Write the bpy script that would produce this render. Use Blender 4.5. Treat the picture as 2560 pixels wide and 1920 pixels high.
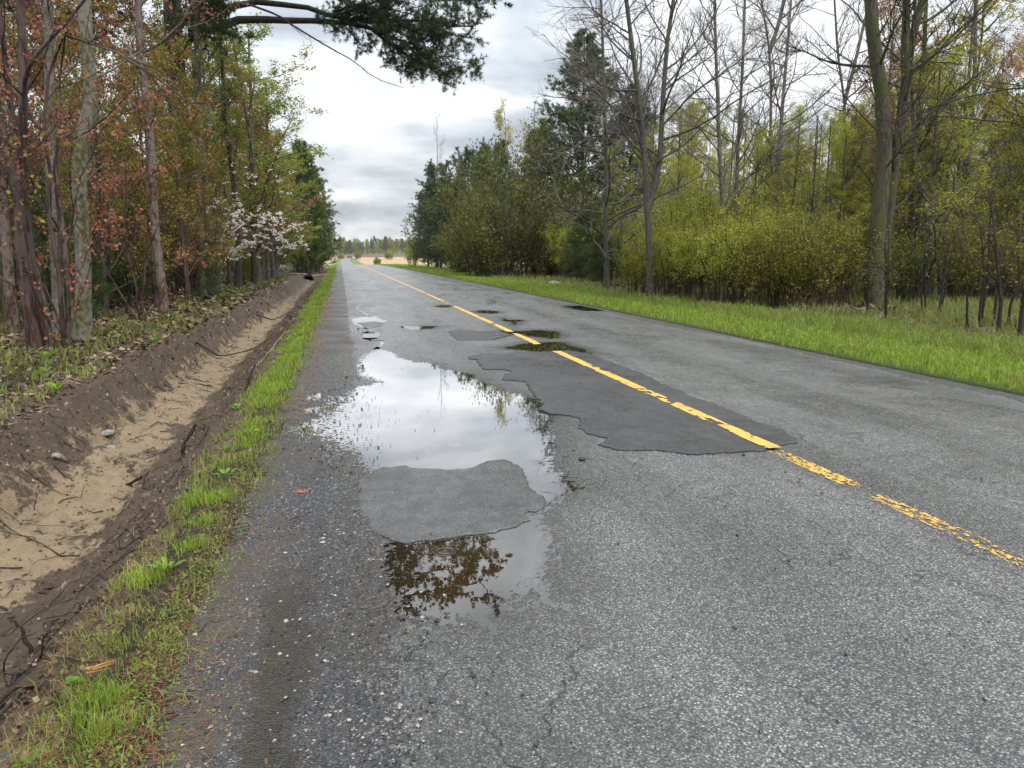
import bpy, bmesh, math
import numpy as np
from mathutils import Vector, Matrix

for o in list(bpy.data.objects):
    bpy.data.objects.remove(o)
SC = bpy.context.scene
COL = SC.collection
R = math.radians

# ------------------------------------------------------------------ camera
cd = bpy.data.cameras.new('camera')
cam = bpy.data.objects.new('camera', cd)
COL.objects.link(cam)
cam.location = (0, 0, 1.5)
cam.rotation_euler = (R(90 - 9.774), 0, R(-12.714))
cd.sensor_width = 36.0
cd.lens = 36.0 * 750 / 1024
cd.clip_start = 0.05
cd.clip_end = 6000
SC.camera = cam

# ------------------------------------------------------------------ sky and sun
SUN_EL, SUN_AZ = R(52), R(150)          # azimuth clockwise from +Y
wd = bpy.data.worlds.new('World')
SC.world = wd
wd.use_nodes = True
nt = wd.node_tree
nt.nodes.clear()


def N(nt, typ, **kw):
    n = nt.nodes.new(typ)
    for k, v in kw.items():
        if k.startswith('i_'):
            k = k[2:]
            n.inputs[int(k) if k.isdigit() else k.replace('_', ' ')].default_value = v
        else:
            setattr(n, k, v)
    return n


def L(nt, a, b):
    nt.links.new(a, b)


def MATH(nt, op, a, b=None, c=None, clamp=False):
    n = nt.nodes.new('ShaderNodeMath')
    n.operation = op
    n.use_clamp = clamp
    for i, v in enumerate((a, b, c)):
        if v is None:
            continue
        if hasattr(v, 'links'):
            nt.links.new(v, n.inputs[i])
        else:
            n.inputs[i].default_value = v
    return n.outputs[0]


def RAMP(nt, fac, stops, interp='LINEAR'):
    n = nt.nodes.new('ShaderNodeValToRGB')
    cr = n.color_ramp
    cr.interpolation = interp
    while len(cr.elements) > 1:
        cr.elements.remove(cr.elements[0])
    for i, (p, c) in enumerate(stops):
        e = cr.elements[0] if i == 0 else cr.elements.new(p)
        e.position = p
        if not hasattr(c, '__len__'):
            c = (c, c, c)
        e.color = (c[0], c[1], c[2], 1)
    nt.links.new(fac, n.inputs[0])
    return n.outputs[0]


def NOISE(nt, vec, scale, detail=4, rough=.55, dist=0.0):
    n = nt.nodes.new('ShaderNodeTexNoise')
    n.inputs['Scale'].default_value = scale
    n.inputs['Detail'].default_value = detail
    n.inputs['Roughness'].default_value = rough
    n.inputs['Distortion'].default_value = dist
    if vec is not None:
        nt.links.new(vec, n.inputs['Vector'])
    return n.outputs['Fac']


def MIXC(nt, fac, a, b, mode='MIX'):
    n = nt.nodes.new('ShaderNodeMix')
    n.data_type = 'RGBA'
    n.blend_type = mode
    for sock, v in ((n.inputs[0], fac), (n.inputs[6], a), (n.inputs[7], b)):
        if hasattr(v, 'links'):
            nt.links.new(v, sock)
        elif hasattr(v, '__len__'):
            sock.default_value = (v[0], v[1], v[2], 1)
        else:
            sock.default_value = v
    return n.outputs[2]


tc = N(nt, 'ShaderNodeTexCoord')
sep = N(nt, 'ShaderNodeSeparateXYZ')
L(nt, tc.outputs['Generated'], sep.inputs[0])
zz = MATH(nt, 'MAXIMUM', sep.outputs[2], 0.0)
den = MATH(nt, 'ADD', zz, 0.25)
px = MATH(nt, 'DIVIDE', sep.outputs[0], den)
py = MATH(nt, 'DIVIDE', sep.outputs[1], den)
cmb = N(nt, 'ShaderNodeCombineXYZ')
L(nt, px, cmb.inputs[0])
L(nt, py, cmb.inputs[1])
n1 = NOISE(nt, cmb.outputs[0], 1.25, 6, .52, .5)
n2 = NOISE(nt, cmb.outputs[0], 3.1, 5, .55, .2)
cl = MATH(nt, 'ADD', MATH(nt, 'MULTIPLY', n1, .72), MATH(nt, 'MULTIPLY', n2, .28))
cc = RAMP(nt, cl, [(.39, (.29, .322, .365)), (.465, (.43, .46, .495)), (.53, (.60, .62, .642)), (.61, (.80, .81, .82))])
# an overcast sky is brighter overhead than along the horizon
grad = MATH(nt, 'ADD', MATH(nt, 'MULTIPLY', zz, 1.95), .72)
sky = N(nt, 'ShaderNodeTexSky', sky_type='NISHITA', sun_disc=False, sun_elevation=SUN_EL, sun_rotation=SUN_AZ)
bg1 = N(nt, 'ShaderNodeBackground')
bg1.inputs['Strength'].default_value = 0.1
L(nt, sky.outputs[0], bg1.inputs['Color'])
bg2 = N(nt, 'ShaderNodeBackground')
L(nt, cc, bg2.inputs['Color'])
L(nt, grad, bg2.inputs['Strength'])
mx = N(nt, 'ShaderNodeMixShader')
mx.inputs[0].default_value = .95
L(nt, bg1.outputs[0], mx.inputs[1])
L(nt, bg2.outputs[0], mx.inputs[2])
wo = N(nt, 'ShaderNodeOutputWorld')
L(nt, mx.outputs[0], wo.inputs[0])

sd = bpy.data.lights.new('sun', 'SUN')
sun = bpy.data.objects.new('sun', sd)
COL.objects.link(sun)
sd.energy = 1.5
sd.angle = R(30)
sd.color = (1, .97, .92)
sv = Vector((math.sin(SUN_AZ) * math.cos(SUN_EL), math.cos(SUN_AZ) * math.cos(SUN_EL), math.sin(SUN_EL)))
sun.rotation_euler = sv.to_track_quat('Z', 'Y').to_euler()
SC.view_settings.view_transform = 'Standard'
SC.view_settings.look = 'None'
SC.view_settings.exposure = 0.72
SC.view_settings.gamma = 1.0
SC.view_settings.use_curve_mapping = False
SC.cycles.max_bounces = 6
SC.cycles.diffuse_bounces = 3
SC.cycles.glossy_bounces = 3
SC.cycles.transparent_max_bounces = 6
SC.cycles.caustics_reflective = False
SC.cycles.caustics_refractive = False

# ------------------------------------------------------------------ helpers: numbers


def hash2(ix, iy, seed):
    h = (ix.astype(np.int64) * 374761393 + iy.astype(np.int64) * 668265263 + seed * 1442695041) & 0x7fffffff
    h = ((h ^ (h >> 13)) * 1274126177) & 0x7fffffff
    return ((h ^ (h >> 16)) & 0xffff) / 65535.0


def vn(x, y, s, seed=0):
    """value noise in 0..1, feature size s metres"""
    x = np.asarray(x, float) / s
    y = np.asarray(y, float) / s
    ix = np.floor(x)
    iy = np.floor(y)
    fx = x - ix
    fy = y - iy
    fx = fx * fx * (3 - 2 * fx)
    fy = fy * fy * (3 - 2 * fy)
    a = hash2(ix, iy, seed)
    b = hash2(ix + 1, iy, seed)
    c = hash2(ix, iy + 1, seed)
    d = hash2(ix + 1, iy + 1, seed)
    return (a * (1 - fx) + b * fx) * (1 - fy) + (c * (1 - fx) + d * fx) * fy


def fbm(x, y, s, seed=0, o=4):
    r = 0
    a = .5
    t = 0
    for i in range(o):
        r = r + a * vn(x, y, s / 2 ** i, seed + i * 17)
        t += a
        a *= .5
    return r / t


def unit(v):
    return v / np.maximum(np.linalg.norm(v, axis=-1, keepdims=True), 1e-9)


_py = np.array([-60, 26, 60, 90, 120, 145, 165, 190, 230, 280, 340, 400, 450, 520, 620, 730, 820, 950, 1500, 3000.])
_pz = np.array([0, 0, -.035, -.11, -.23, -.37, -.52, -.95, -1.85, -2.85, -3.55, -3.85, -3.88, -3.55, -2.9, -2.25, -1.2, 1.6, 8, 14.])


def prof(y):
    y = np.asarray(y, float)
    r = 0
    for d in (-12, -6, 0, 6, 12):
        r = r + np.interp(np.where(y > 40, y + d, y), _py, _pz)
    return r / 5


def terrain(x, y):
    x = np.asarray(x, float)
    y = np.asarray(y, float)
    z = prof(y)
    k = np.interp(y, [56, 60, 66, 74, 170], [1, .25, .15, .45, .3])
    xs = x + .22 * (vn(y, y * 0, 2.6, 3) - .5) * np.interp(x, [-4, -2.7, -1.2, -1], [1, 1, .5, 0])
    near = np.interp(y, [2, 7], [.18, 0])
    d = np.interp(xs, [-4.4, -3.4, -2.92, -2.52, -1.95, -1.5, -1.1, -.75], [.14, .10, .02, -.42, -.52, -.33, -.05, 0])
    d = d - near * np.interp(xs, [-2.6, -1.8, -1.2], [1, 1, 0])
    w = np.where(d < 0, k, np.minimum(k + .2, 1))
    z = z + np.where(x < -.7, d * w, 0)
    fl = np.clip((-x - 4.2) / 6, 0, 1)
    z = z + fl * (.25 * (fbm(x, y, 5, 8) - .45)) * np.interp(y, [150, 200], [1, 0])
    rr = np.interp(x, [7.2, 8.4, 10.2, 12, 18, 60], [0, -.07, -.2, -.14, .0, .1])
    z = z + np.where(x > 7.2, rr, 0) + np.where(x > 9, .12 * (fbm(x, y, 4, 21) - .5), 0)
    # far land rises a little to the right
    z = z + np.interp(y, [600, 950], [0, 1]) * np.clip((x - 10) / 120, 0, 1.5) * 2.0
    return z


# traced outlines on the road plane, in metres
PUD_MAIN = [(0.52,12.345),(0.688,11.971),(0.786,11.134),(0.94,10.642),(1.202,10.41),(1.29,9.824),(1.411,9.572),(1.59,9.317),(1.638,8.65),(1.739,8.162),(1.866,7.712),(2.001,7.583),(1.897,7.057),(1.904,6.651),(1.727,6.191),(1.64,5.774),(1.515,5.523),(1.449,5.234),(1.459,4.912),(1.479,4.583),(1.342,4.36),(1.167,4.169),(1.084,3.978),(1.053,3.733),(0.975,3.369),(0.874,3.226),(0.782,3.16),(0.695,3.034),(0.605,2.935),(0.52,2.911),(0.427,2.904),(0.337,2.911),(0.267,2.982),(0.211,3.009),(0.202,3.145),(0.10,3.393),(0.10,3.613),(0.20,3.85),(0.202,4.325),(0.16,5.249),(0.082,5.447),(-0.076,5.882),(-0.217,6.373),(-0.295,7.072),(-0.199,7.705),(-0.012,8.237),(0.161,8.687),(0.446,8.981),(0.205,9.629),(0.184,10.555),(0.36,11.624)]
ISLAND = [(0.158,5.206),(0.243,5.252),(0.399,5.261),(0.579,5.132),(0.816,5.101),(0.921,5.143),(0.973,5.293),(1.137,5.28),(1.17,5.202),(1.229,4.921),(1.179,4.768),(1.168,4.541),(1.186,4.395),(1.154,4.236),(1.079,4.112),(1.034,4.137),(0.999,3.997),(0.823,3.872),(0.612,3.854),(0.532,3.809),(0.33,3.781),(0.245,3.824),(0.12,4.0),(0.06,4.3),(0.06,4.922)]
BIGPATCH = [(1.769,10.764),(1.912,11.101),(2.097,11.155),(2.551,11.25),(3.119,11.223),(3.458,11.291),(3.652,10.902),(3.658,9.907),(3.669,9.429),(3.708,8.846),(3.625,8.055),(3.635,7.722),(3.602,7.324),(3.629,6.86),(3.657,6.483),(3.621,5.978),(3.664,5.834),(3.653,5.614),(3.579,5.309),(3.525,5.238),(3.293,5.157),(3.15,5.062),(2.99,5.073),(2.807,5.065),(2.578,5.093),(2.429,5.175),(2.306,5.263),(2.035,5.324),(1.976,5.534),(2.088,5.73),(1.975,5.902),(1.986,6.116),(2.104,6.46),(2.04,6.634),(1.916,6.76),(1.859,6.968),(1.937,7.199),(1.983,7.641),(2.044,8.134),(2.085,8.577),(1.875,8.806),(1.974,9.17),(2.104,9.276),(2.07,9.567),(1.808,9.626),(1.814,10.08),(1.844,10.57)]
PATCH2 = [(2.02,14.741),(1.996,14.118),(1.975,13.094),(2.582,13.044),(2.822,13.733),(3.143,13.859),(2.985,14.523),(2.584,14.724),(2.296,15.128)]
PUD_C1 = [(2.922,14.429),(3.156,14.706),(3.429,14.533),(3.801,14.674),(3.976,14.566),(4.147,14.371),(4.086,13.747),(3.811,13.129),(3.651,13.073),(3.533,13.476),(3.378,13.608),(3.37,14.012),(3.187,14.053),(3.003,13.992)]
PUD_C2 = [(2.553,12.068),(2.796,12.246),(3.067,12.508),(3.325,12.533),(3.712,12.581),(3.753,11.951),(3.793,11.491),(3.705,10.955),(3.599,10.952),(3.539,11.264),(3.3,11.181),(3.101,11.158),(2.91,11.296),(2.801,11.642),(2.629,11.753),(2.542,11.846)]
PUD_C3 = [(3.479,19.882),(3.773,20.434),(4.101,19.944),(4.092,19.545),(3.794,19.152),(3.573,19.353)]
PUD_C4 = [(2.627,22.141),(2.946,22.869),(3.163,22.514),(3.144,21.928),(2.853,21.663)]
PUD_C5 = [(3.772,17.824),(3.793,17.186),(4.055,17.188),(4.132,16.808),(3.917,16.71),(3.662,15.934),(3.72,16.731),(3.60,16.91)]
PUD_R = [(6.521,21.408),(6.748,21.115),(6.705,19.986),(6.466,19.741),(6.381,20.367)]
PUD_L2 = [(0.218,18.309),(0.447,18.763),(0.818,18.837),(1.001,17.421),(0.896,16.577),(0.68,15.838),(0.44,15.892),(0.252,16.931)]
ISL2 = [(0.33,17.128),(0.714,17.395),(0.957,16.986),(0.724,16.018),(0.471,15.773)]
PUD_L3 = [(0.348,15.025),(0.673,14.952),(0.636,13.869),(0.489,13.618),(0.38,13.927)]
PUD_L4 = [(1.154,16.116),(1.587,16.137),(1.997,15.925),(1.656,15.432),(1.368,15.316)]
PUDDLES = [  # outline, slope of the shore, depth, label
    (PUD_MAIN, .03, .035, 'large still puddle wrapping round the asphalt patch in the near lane, clouds mirrored in it'),
    (PUD_C1, .03, .02, 'dark oval puddle on the yellow line, farther of the two just beyond the long patch'),
    (PUD_C2, .03, .02, 'dark pointed puddle crossing the yellow line, touching the far end of the long patch'),
    (PUD_C3, .04, .02, 'small dark puddle just right of the yellow line, beyond the dark oval puddle'),
    (PUD_C4, .04, .02, 'small dark sliver of puddle just left of the yellow line, farthest along the road'),
    (PUD_C5, .04, .02, 'branching dark puddle in cracked asphalt right of the yellow line'),
    (PUD_R, .03, .02, 'narrow dark puddle near the right edge of the road by the grass verge'),
    (PUD_L2, .03, .02, 'bright puddle with a grey asphalt island, beyond the large puddle in the near lane'),
    (PUD_L3, .05, .02, 'small bright puddle between the large puddle and the one with the grey island'),
    (PUD_L4, .02, .01, 'shallow bright streak of water mid-lane left of the yellow line'),
]
WATER_Z = -.005


def sdf(px, py, poly):
    """signed distance to a polygon, positive inside"""
    P = np.array(poly)
    Q = np.roll(P, -1, 0)
    shp = px.shape
    px = px.ravel()
    py = py.ravel()
    best = np.full(px.shape, 1e9)
    ins = np.zeros(px.shape, bool)
    for (ax, ay), (bx, by) in zip(P, Q):
        ex, ey = bx - ax, by - ay
        wx, wy = px - ax, py - ay
        t = np.clip((wx * ex + wy * ey) / (ex * ex + ey * ey), 0, 1)
        best = np.minimum(best, (wx - t * ex) ** 2 + (wy - t * ey) ** 2)
        c = (ay > py) != (by > py)
        ins ^= c & (px < ex * (py - ay) / (ey if abs(ey) > 1e-12 else 1e-12) + ax)
    d = np.sqrt(best)
    return np.where(ins, d, -d).reshape(shp)


def seg_dist(px, py, line):
    best = np.full(px.shape, 1e9)
    for (ax, ay), (bx, by) in zip(line[:-1], line[1:]):
        ex, ey = bx - ax, by - ay
        t = np.clip(((px - ax) * ex + (py - ay) * ey) / (ex * ex + ey * ey + 1e-9), 0, 1)
        best = np.minimum(best, (px - ax - t * ex) ** 2 + (py - ay - t * ey) ** 2)
    return np.sqrt(best)


RUN1 = [(0.531,2.98),(0.533,2.839),(0.526,2.674),(0.515,2.504),(0.484,2.407),(0.485,2.282),(0.493,2.15),(0.558,2.102),(0.604,2.014),(0.645,1.91),(.70,1.8)]
RUN2 = [(0.823,3.2),(0.84,2.971),(0.909,2.852),(0.931,2.749),(0.901,2.677),(0.884,2.569)]
FIS1 = [(0.424,24.966),(0.659,24.732),(0.394,22.139),(0.536,20.442),(0.659,18.9)]
FIS2 = [(0.44,15.95),(0.54,15.325),(0.408,14.846)]
FIS3 = [(0.35,13.933),(0.484,13.481),(0.674,13.439),(0.612,12.802),(0.52,12.3)]
CRK = [[(3.70,10.994),(3.777,10.585),(3.71,9.58),(3.69,9.073),(3.74,8.582),(3.67,8.053)],
       [(3.904,9.376),(3.87,9.017),(3.885,8.353),(3.794,7.848),(3.66,7.674),(3.67,7.172),(3.70,6.986),(3.66,6.651)],
       [(3.851,7.517),(3.842,7.127),(3.772,6.659)],
       [(4.263,5.498),(4.195,5.326),(4.082,5.131),(4.089,5.087)],
       [(4.267,5.31),(4.233,5.055),(4.233,4.872),(4.262,4.618),(4.224,4.383),(4.188,4.166),(4.16,4.052),(4.212,3.982),(4.245,3.821)],
       [(4.09,3.981),(3.999,3.809),(3.965,3.664),(4.015,3.603)]]


def road_z(x, y, rng=None, amp=.0022):
    z = prof(y)
    z = z + .0015 * (fbm(x, y, .25, 5, 3) - .5)
    z = z - np.interp(x, [6.3, 7.3], [0, .035])
    dep = np.full(x.shape, 0.0)
    m = (y < 27)
    low = np.full(x.shape, 1.0)
    for poly, k, dmax, _ in PUDDLES:
        P = np.array(poly)
        sel = m & (x > P[:, 0].min() - .5) & (x < P[:, 0].max() + .5) & (y > P[:, 1].min() - .6) & (y < P[:, 1].max() + .6)
        if not sel.any():
            continue
        xs = x[sel]
        ys = y[sel]
        s = sdf(xs, ys, poly)
        s = s + .07 * (fbm(xs, ys, .16, 31, 3) - .5) + .10 * (fbm(xs, ys, .5, 33, 2) - .5)
        kk = np.full(xs.shape, k)
        if poly is PUD_MAIN:
            left = np.clip((.45 - xs) / .35, 0, 1) * np.clip((ys - 4.9) / .5, 0, 1)
            kk = k * (1 - .62 * left)
            kk = kk * (1 - .45 * np.clip((3.6 - ys) / .5, 0, 1))
        zz = WATER_Z - np.where(s > 0, np.minimum(s * kk, dmax), s * kk)
        low[sel] = np.minimum(low[sel], zz)
    z = np.minimum(z, np.where(low < .5, low, z))
    for ln, w, d in [(RUN1, .016, .006), (RUN2, .018, .006), (FIS1, .02, .009), (FIS2, .03, .01), (FIS3, .03, .01)]:
        P = np.array(ln)
        sel = (x > P[:, 0].min() - .1) & (x < P[:, 0].max() + .1) & (y > P[:, 1].min() - .1) & (y < P[:, 1].max() + .1)
        if sel.any():
            q = seg_dist(x[sel] + .05 * (vn(x[sel], y[sel], .09, 71) - .5), y[sel], ln)
            z[sel] -= d * np.exp(-(q / w) ** 2)
    for ln in CRK:
        P = np.array(ln)
        sel = (x > P[:, 0].min() - .1) & (x < P[:, 0].max() + .1) & (y > P[:, 1].min() - .1) & (y < P[:, 1].max() + .1)
        if sel.any():
            q = seg_dist(x[sel] + .06 * (vn(x[sel], y[sel], .1, 72) - .5), y[sel], ln)
            z[sel] -= .02 * np.exp(-(q / .012) ** 2)
    global WET
    WET = (np.clip(1 - (low - WATER_Z) / .014, 0, 1) ** 1.5 + np.clip((WATER_Z - low) / .006, 0, 1)) * (low < .5)
    trail = np.zeros(x.shape)
    for ln in (RUN1, RUN2):
        sel = (x > 0) & (x < 1.4) & (y > 1.2) & (y < 3.6)
        if sel.any():
            trail[sel] = np.maximum(trail[sel], .9 * np.exp(-(seg_dist(x[sel], y[sel], ln) / .045) ** 2))
    damp = np.clip((x - .05) / .2, 0, 1) * np.clip((1.25 - x) / .5, 0, 1) * np.clip((3.4 - y) / .5, 0, 1) * np.clip((fbm(x, y, .6, 55, 4) - .36) / .2, 0, 1) * .5
    WET = np.maximum(WET, np.maximum(trail, damp))
    if rng is not None:
        z = z + rng.uniform(-amp, amp, x.shape) * np.interp(y, [10, 30], [1, 0])
    return z


# ------------------------------------------------------------------ helpers: meshes
def mesh_np(name, verts, faces, mats=(), smooth=False):
    """faces: list of (int array (M,k), material index)"""
    me = bpy.data.meshes.new(name)
    verts = np.asarray(verts, np.float32)
    me.vertices.add(len(verts))
    me.vertices.foreach_set('co', verts.ravel())
    faces = [(np.asarray(f, np.int32), m) for f, m in faces if len(f)]
    tot = np.concatenate([np.full(len(f), f.shape[1], np.int32) for f, m in faces])
    idx = np.concatenate([f.ravel() for f, m in faces])
    mi = np.concatenate([np.full(len(f), m, np.int32) for f, m in faces])
    st = np.concatenate([[0], np.cumsum(tot)[:-1]]).astype(np.int32)
    me.loops.add(len(idx))
    me.loops.foreach_set('vertex_index', idx)
    me.polygons.add(len(tot))
    me.polygons.foreach_set('loop_start', st)
    me.polygons.foreach_set('loop_total', tot)
    me.polygons.foreach_set('material_index', mi)
    me.polygons.foreach_set('use_smooth', np.full(len(tot), smooth))
    for m in mats:
        me.materials.append(m)
    me.update(calc_edges=True)
    return me


class MB:
    def __init__(s):
        s.v = []
        s.f = []
        s.n = 0

    def add(s, v, f, m=0):
        v = np.asarray(v, float).reshape(-1, 3)
        f = np.asarray(f, int)
        if len(v) and len(f):
            s.v.append(v)
            s.f.append((f + s.n, m))
            s.n += len(v)

    def tubes(s, P, Rr, k=5, m=0, cap=False):
        """P (B,n,3), Rr (B,n)"""
        P = np.asarray(P, float)
        Rr = np.asarray(Rr, float)
        B, n, _ = P.shape
        if B == 0:
            return
        T = np.empty_like(P)
        T[:, 1:-1] = P[:, 2:] - P[:, :-2]
        T[:, 0] = P[:, 1] - P[:, 0]
        T[:, -1] = P[:, -1] - P[:, -2]
        T = unit(T)
        ref = np.where(np.abs(T[:, :1, 2:3]) > .7, np.array([[[1., .13, 0]]]), np.array([[[.1, 0, 1.]]]))
        A = unit(np.cross(T, np.broadcast_to(ref, T.shape)))
        Bv = np.cross(T, A)
        a = np.arange(k) * 2 * np.pi / k
        V = P[:, :, None, :] + Rr[:, :, None, None] * (np.cos(a)[None, None, :, None] * A[:, :, None, :] + np.sin(a)[None, None, :, None] * Bv[:, :, None, :])
        b = np.arange(B)[:, None, None] * (n * k)
        i = np.arange(n - 1)[None, :, None] * k
        j = np.arange(k)[None, None, :]
        j2 = (j + 1) % k
        F = np.stack([b + i + j, b + i + j2, b + i + k + j2, b + i + k + j], -1).reshape(-1, 4)
        s.add(V.reshape(-1, 3), F, m)
        if cap:
            ctr = P[:, -1] + T[:, -1] * Rr[:, -1:] * .3
            base = s.n - V.size // 3
            c0 = s.n
            jj = np.arange(k)
            rows = []
            for q in range(B):
                o = base + q * n * k + (n - 1) * k
                rows.append(np.stack([o + jj, o + (jj + 1) % k, np.full(k, c0 + q)], -1))
            s.v.append(ctr)
            s.f.append((np.concatenate(rows), m))
            s.n += B

    def leaves(s, C, A, W, m=0, fold=0.0):
        """rhombus leaves: base C, axis A (with length), half width vector W"""
        n = len(C)
        if n == 0:
            return
        mid = C + A * .45
        V = np.stack([C, mid + W, C + A, mid - W], 1).reshape(-1, 3)
        F = np.arange(n * 4).reshape(n, 4)
        s.add(V, F, m)

    def spikes(s, C, A, W, m=0):
        n = len(C)
        if n == 0:
            return
        V = np.stack([C - W, C + W, C + A], 1).reshape(-1, 3)
        s.add(V, np.arange(n * 3).reshape(n, 3), m)

    def box(s, c, d, m=0, rz=0):
        c = np.array(c, float)
        d = np.array(d, float) / 2
        v = np.array([[x, y, z] for x in (-1, 1) for y in (-1, 1) for z in (-1, 1)]) * d
        ca, sa = math.cos(rz), math.sin(rz)
        v = v @ np.array([[ca, sa, 0], [-sa, ca, 0], [0, 0, 1]]) + c
        s.add(v, [[0, 1, 3, 2], [4, 6, 7, 5], [0, 4, 5, 1], [2, 3, 7, 6], [0, 2, 6, 4], [1, 5, 7, 3]], m)

    def mesh(s, name, mats, smooth=False):
        if not isinstance(mats, (list, tuple)):
            mats = [mats]
        return mesh_np(name, np.concatenate(s.v), s.f, mats, smooth)


def link(name, me, parent=None, loc=None, kind=None, label=None, cat=None, group=None):
    o = bpy.data.objects.new(name, me)
    COL.objects.link(o)
    if parent is not None:
        o.parent = parent
    if loc is not None:
        o.location = loc
    tag(o, kind, label, cat, group)
    return o


def tag(o, kind=None, label=None, cat=None, group=None):
    for k, v in (('kind', kind), ('label', label), ('category', cat), ('group', group)):
        if v:
            o[k] = v


def thing(name, label, cat, loc=(0, 0, 0), rz=0, group=None, sc=1.0):
    o = bpy.data.objects.new(name, None)
    COL.objects.link(o)
    o.empty_display_size = .1
    o.location = loc
    o.rotation_euler = (0, 0, rz)
    o.scale = (sc, sc, sc) if not hasattr(sc, '__len__') else sc
    tag(o, None, label, cat, group)
    return o


def grid_mesh(name, xs, ys, zf, mat, smooth=True, skip=None):
    X, Y = np.meshgrid(xs, ys)
    Z = zf(X, Y)
    nx, ny = len(xs), len(ys)
    V = np.stack([X, Y, Z], -1).reshape(-1, 3)
    i = np.arange(ny - 1)[:, None] * nx + np.arange(nx - 1)[None, :]
    F = np.stack([i, i + 1, i + nx + 1, i + nx], -1)
    if skip is not None:
        F = F[~skip(X[:-1, :-1], Y[:-1, :-1])]
    return mesh_np(name, V, [(F.reshape(-1, 4), 0)], [mat], smooth)


# ------------------------------------------------------------------ materials
def newmat(name):
    m = bpy.data.materials.new(name)
    m.use_nodes = True
    t = m.node_tree
    t.nodes.clear()
    out = t.nodes.new('ShaderNodeOutputMaterial')
    return m, t, out


def principled(t, out, col, rough=.8, spec=.5, normal=None):
    b = t.nodes.new('ShaderNodeBsdfPrincipled')
    for sock, v in (('Base Color', col), ('Roughness', rough), ('Specular IOR Level', spec)):
        if hasattr(v, 'links'):
            t.links.new(v, b.inputs[sock])
        elif hasattr(v, '__len__'):
            b.inputs[sock].default_value = (v[0], v[1], v[2], 1)
        else:
            b.inputs[sock].default_value = v
    if normal is not None:
        t.links.new(normal, b.inputs['Normal'])
    t.links.new(b.outputs[0], out.inputs[0])
    return b


def bump(t, h, dist=.01, strength=1.0):
    b = t.nodes.new('ShaderNodeBump')
    b.inputs['Strength'].default_value = strength
    b.inputs['Distance'].default_value = dist
    t.links.new(h, b.inputs['Height'])
    return b.outputs[0]


def pos(t):
    return t.nodes.new('ShaderNodeNewGeometry').outputs['Position']


def mapped(t, v, scale):
    m = t.nodes.new('ShaderNodeMapping')
    m.inputs['Scale'].default_value = scale
    t.links.new(v, m.inputs['Vector'])
    return m.outputs[0]


def voro(t, vec, scale, feat='F1', rnd=1.0):
    n = t.nodes.new('ShaderNodeTexVoronoi')
    n.feature = feat
    n.inputs['Scale'].default_value = scale
    n.inputs['Randomness'].default_value = rnd
    t.links.new(vec, n.inputs['Vector'])
    return n


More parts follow.
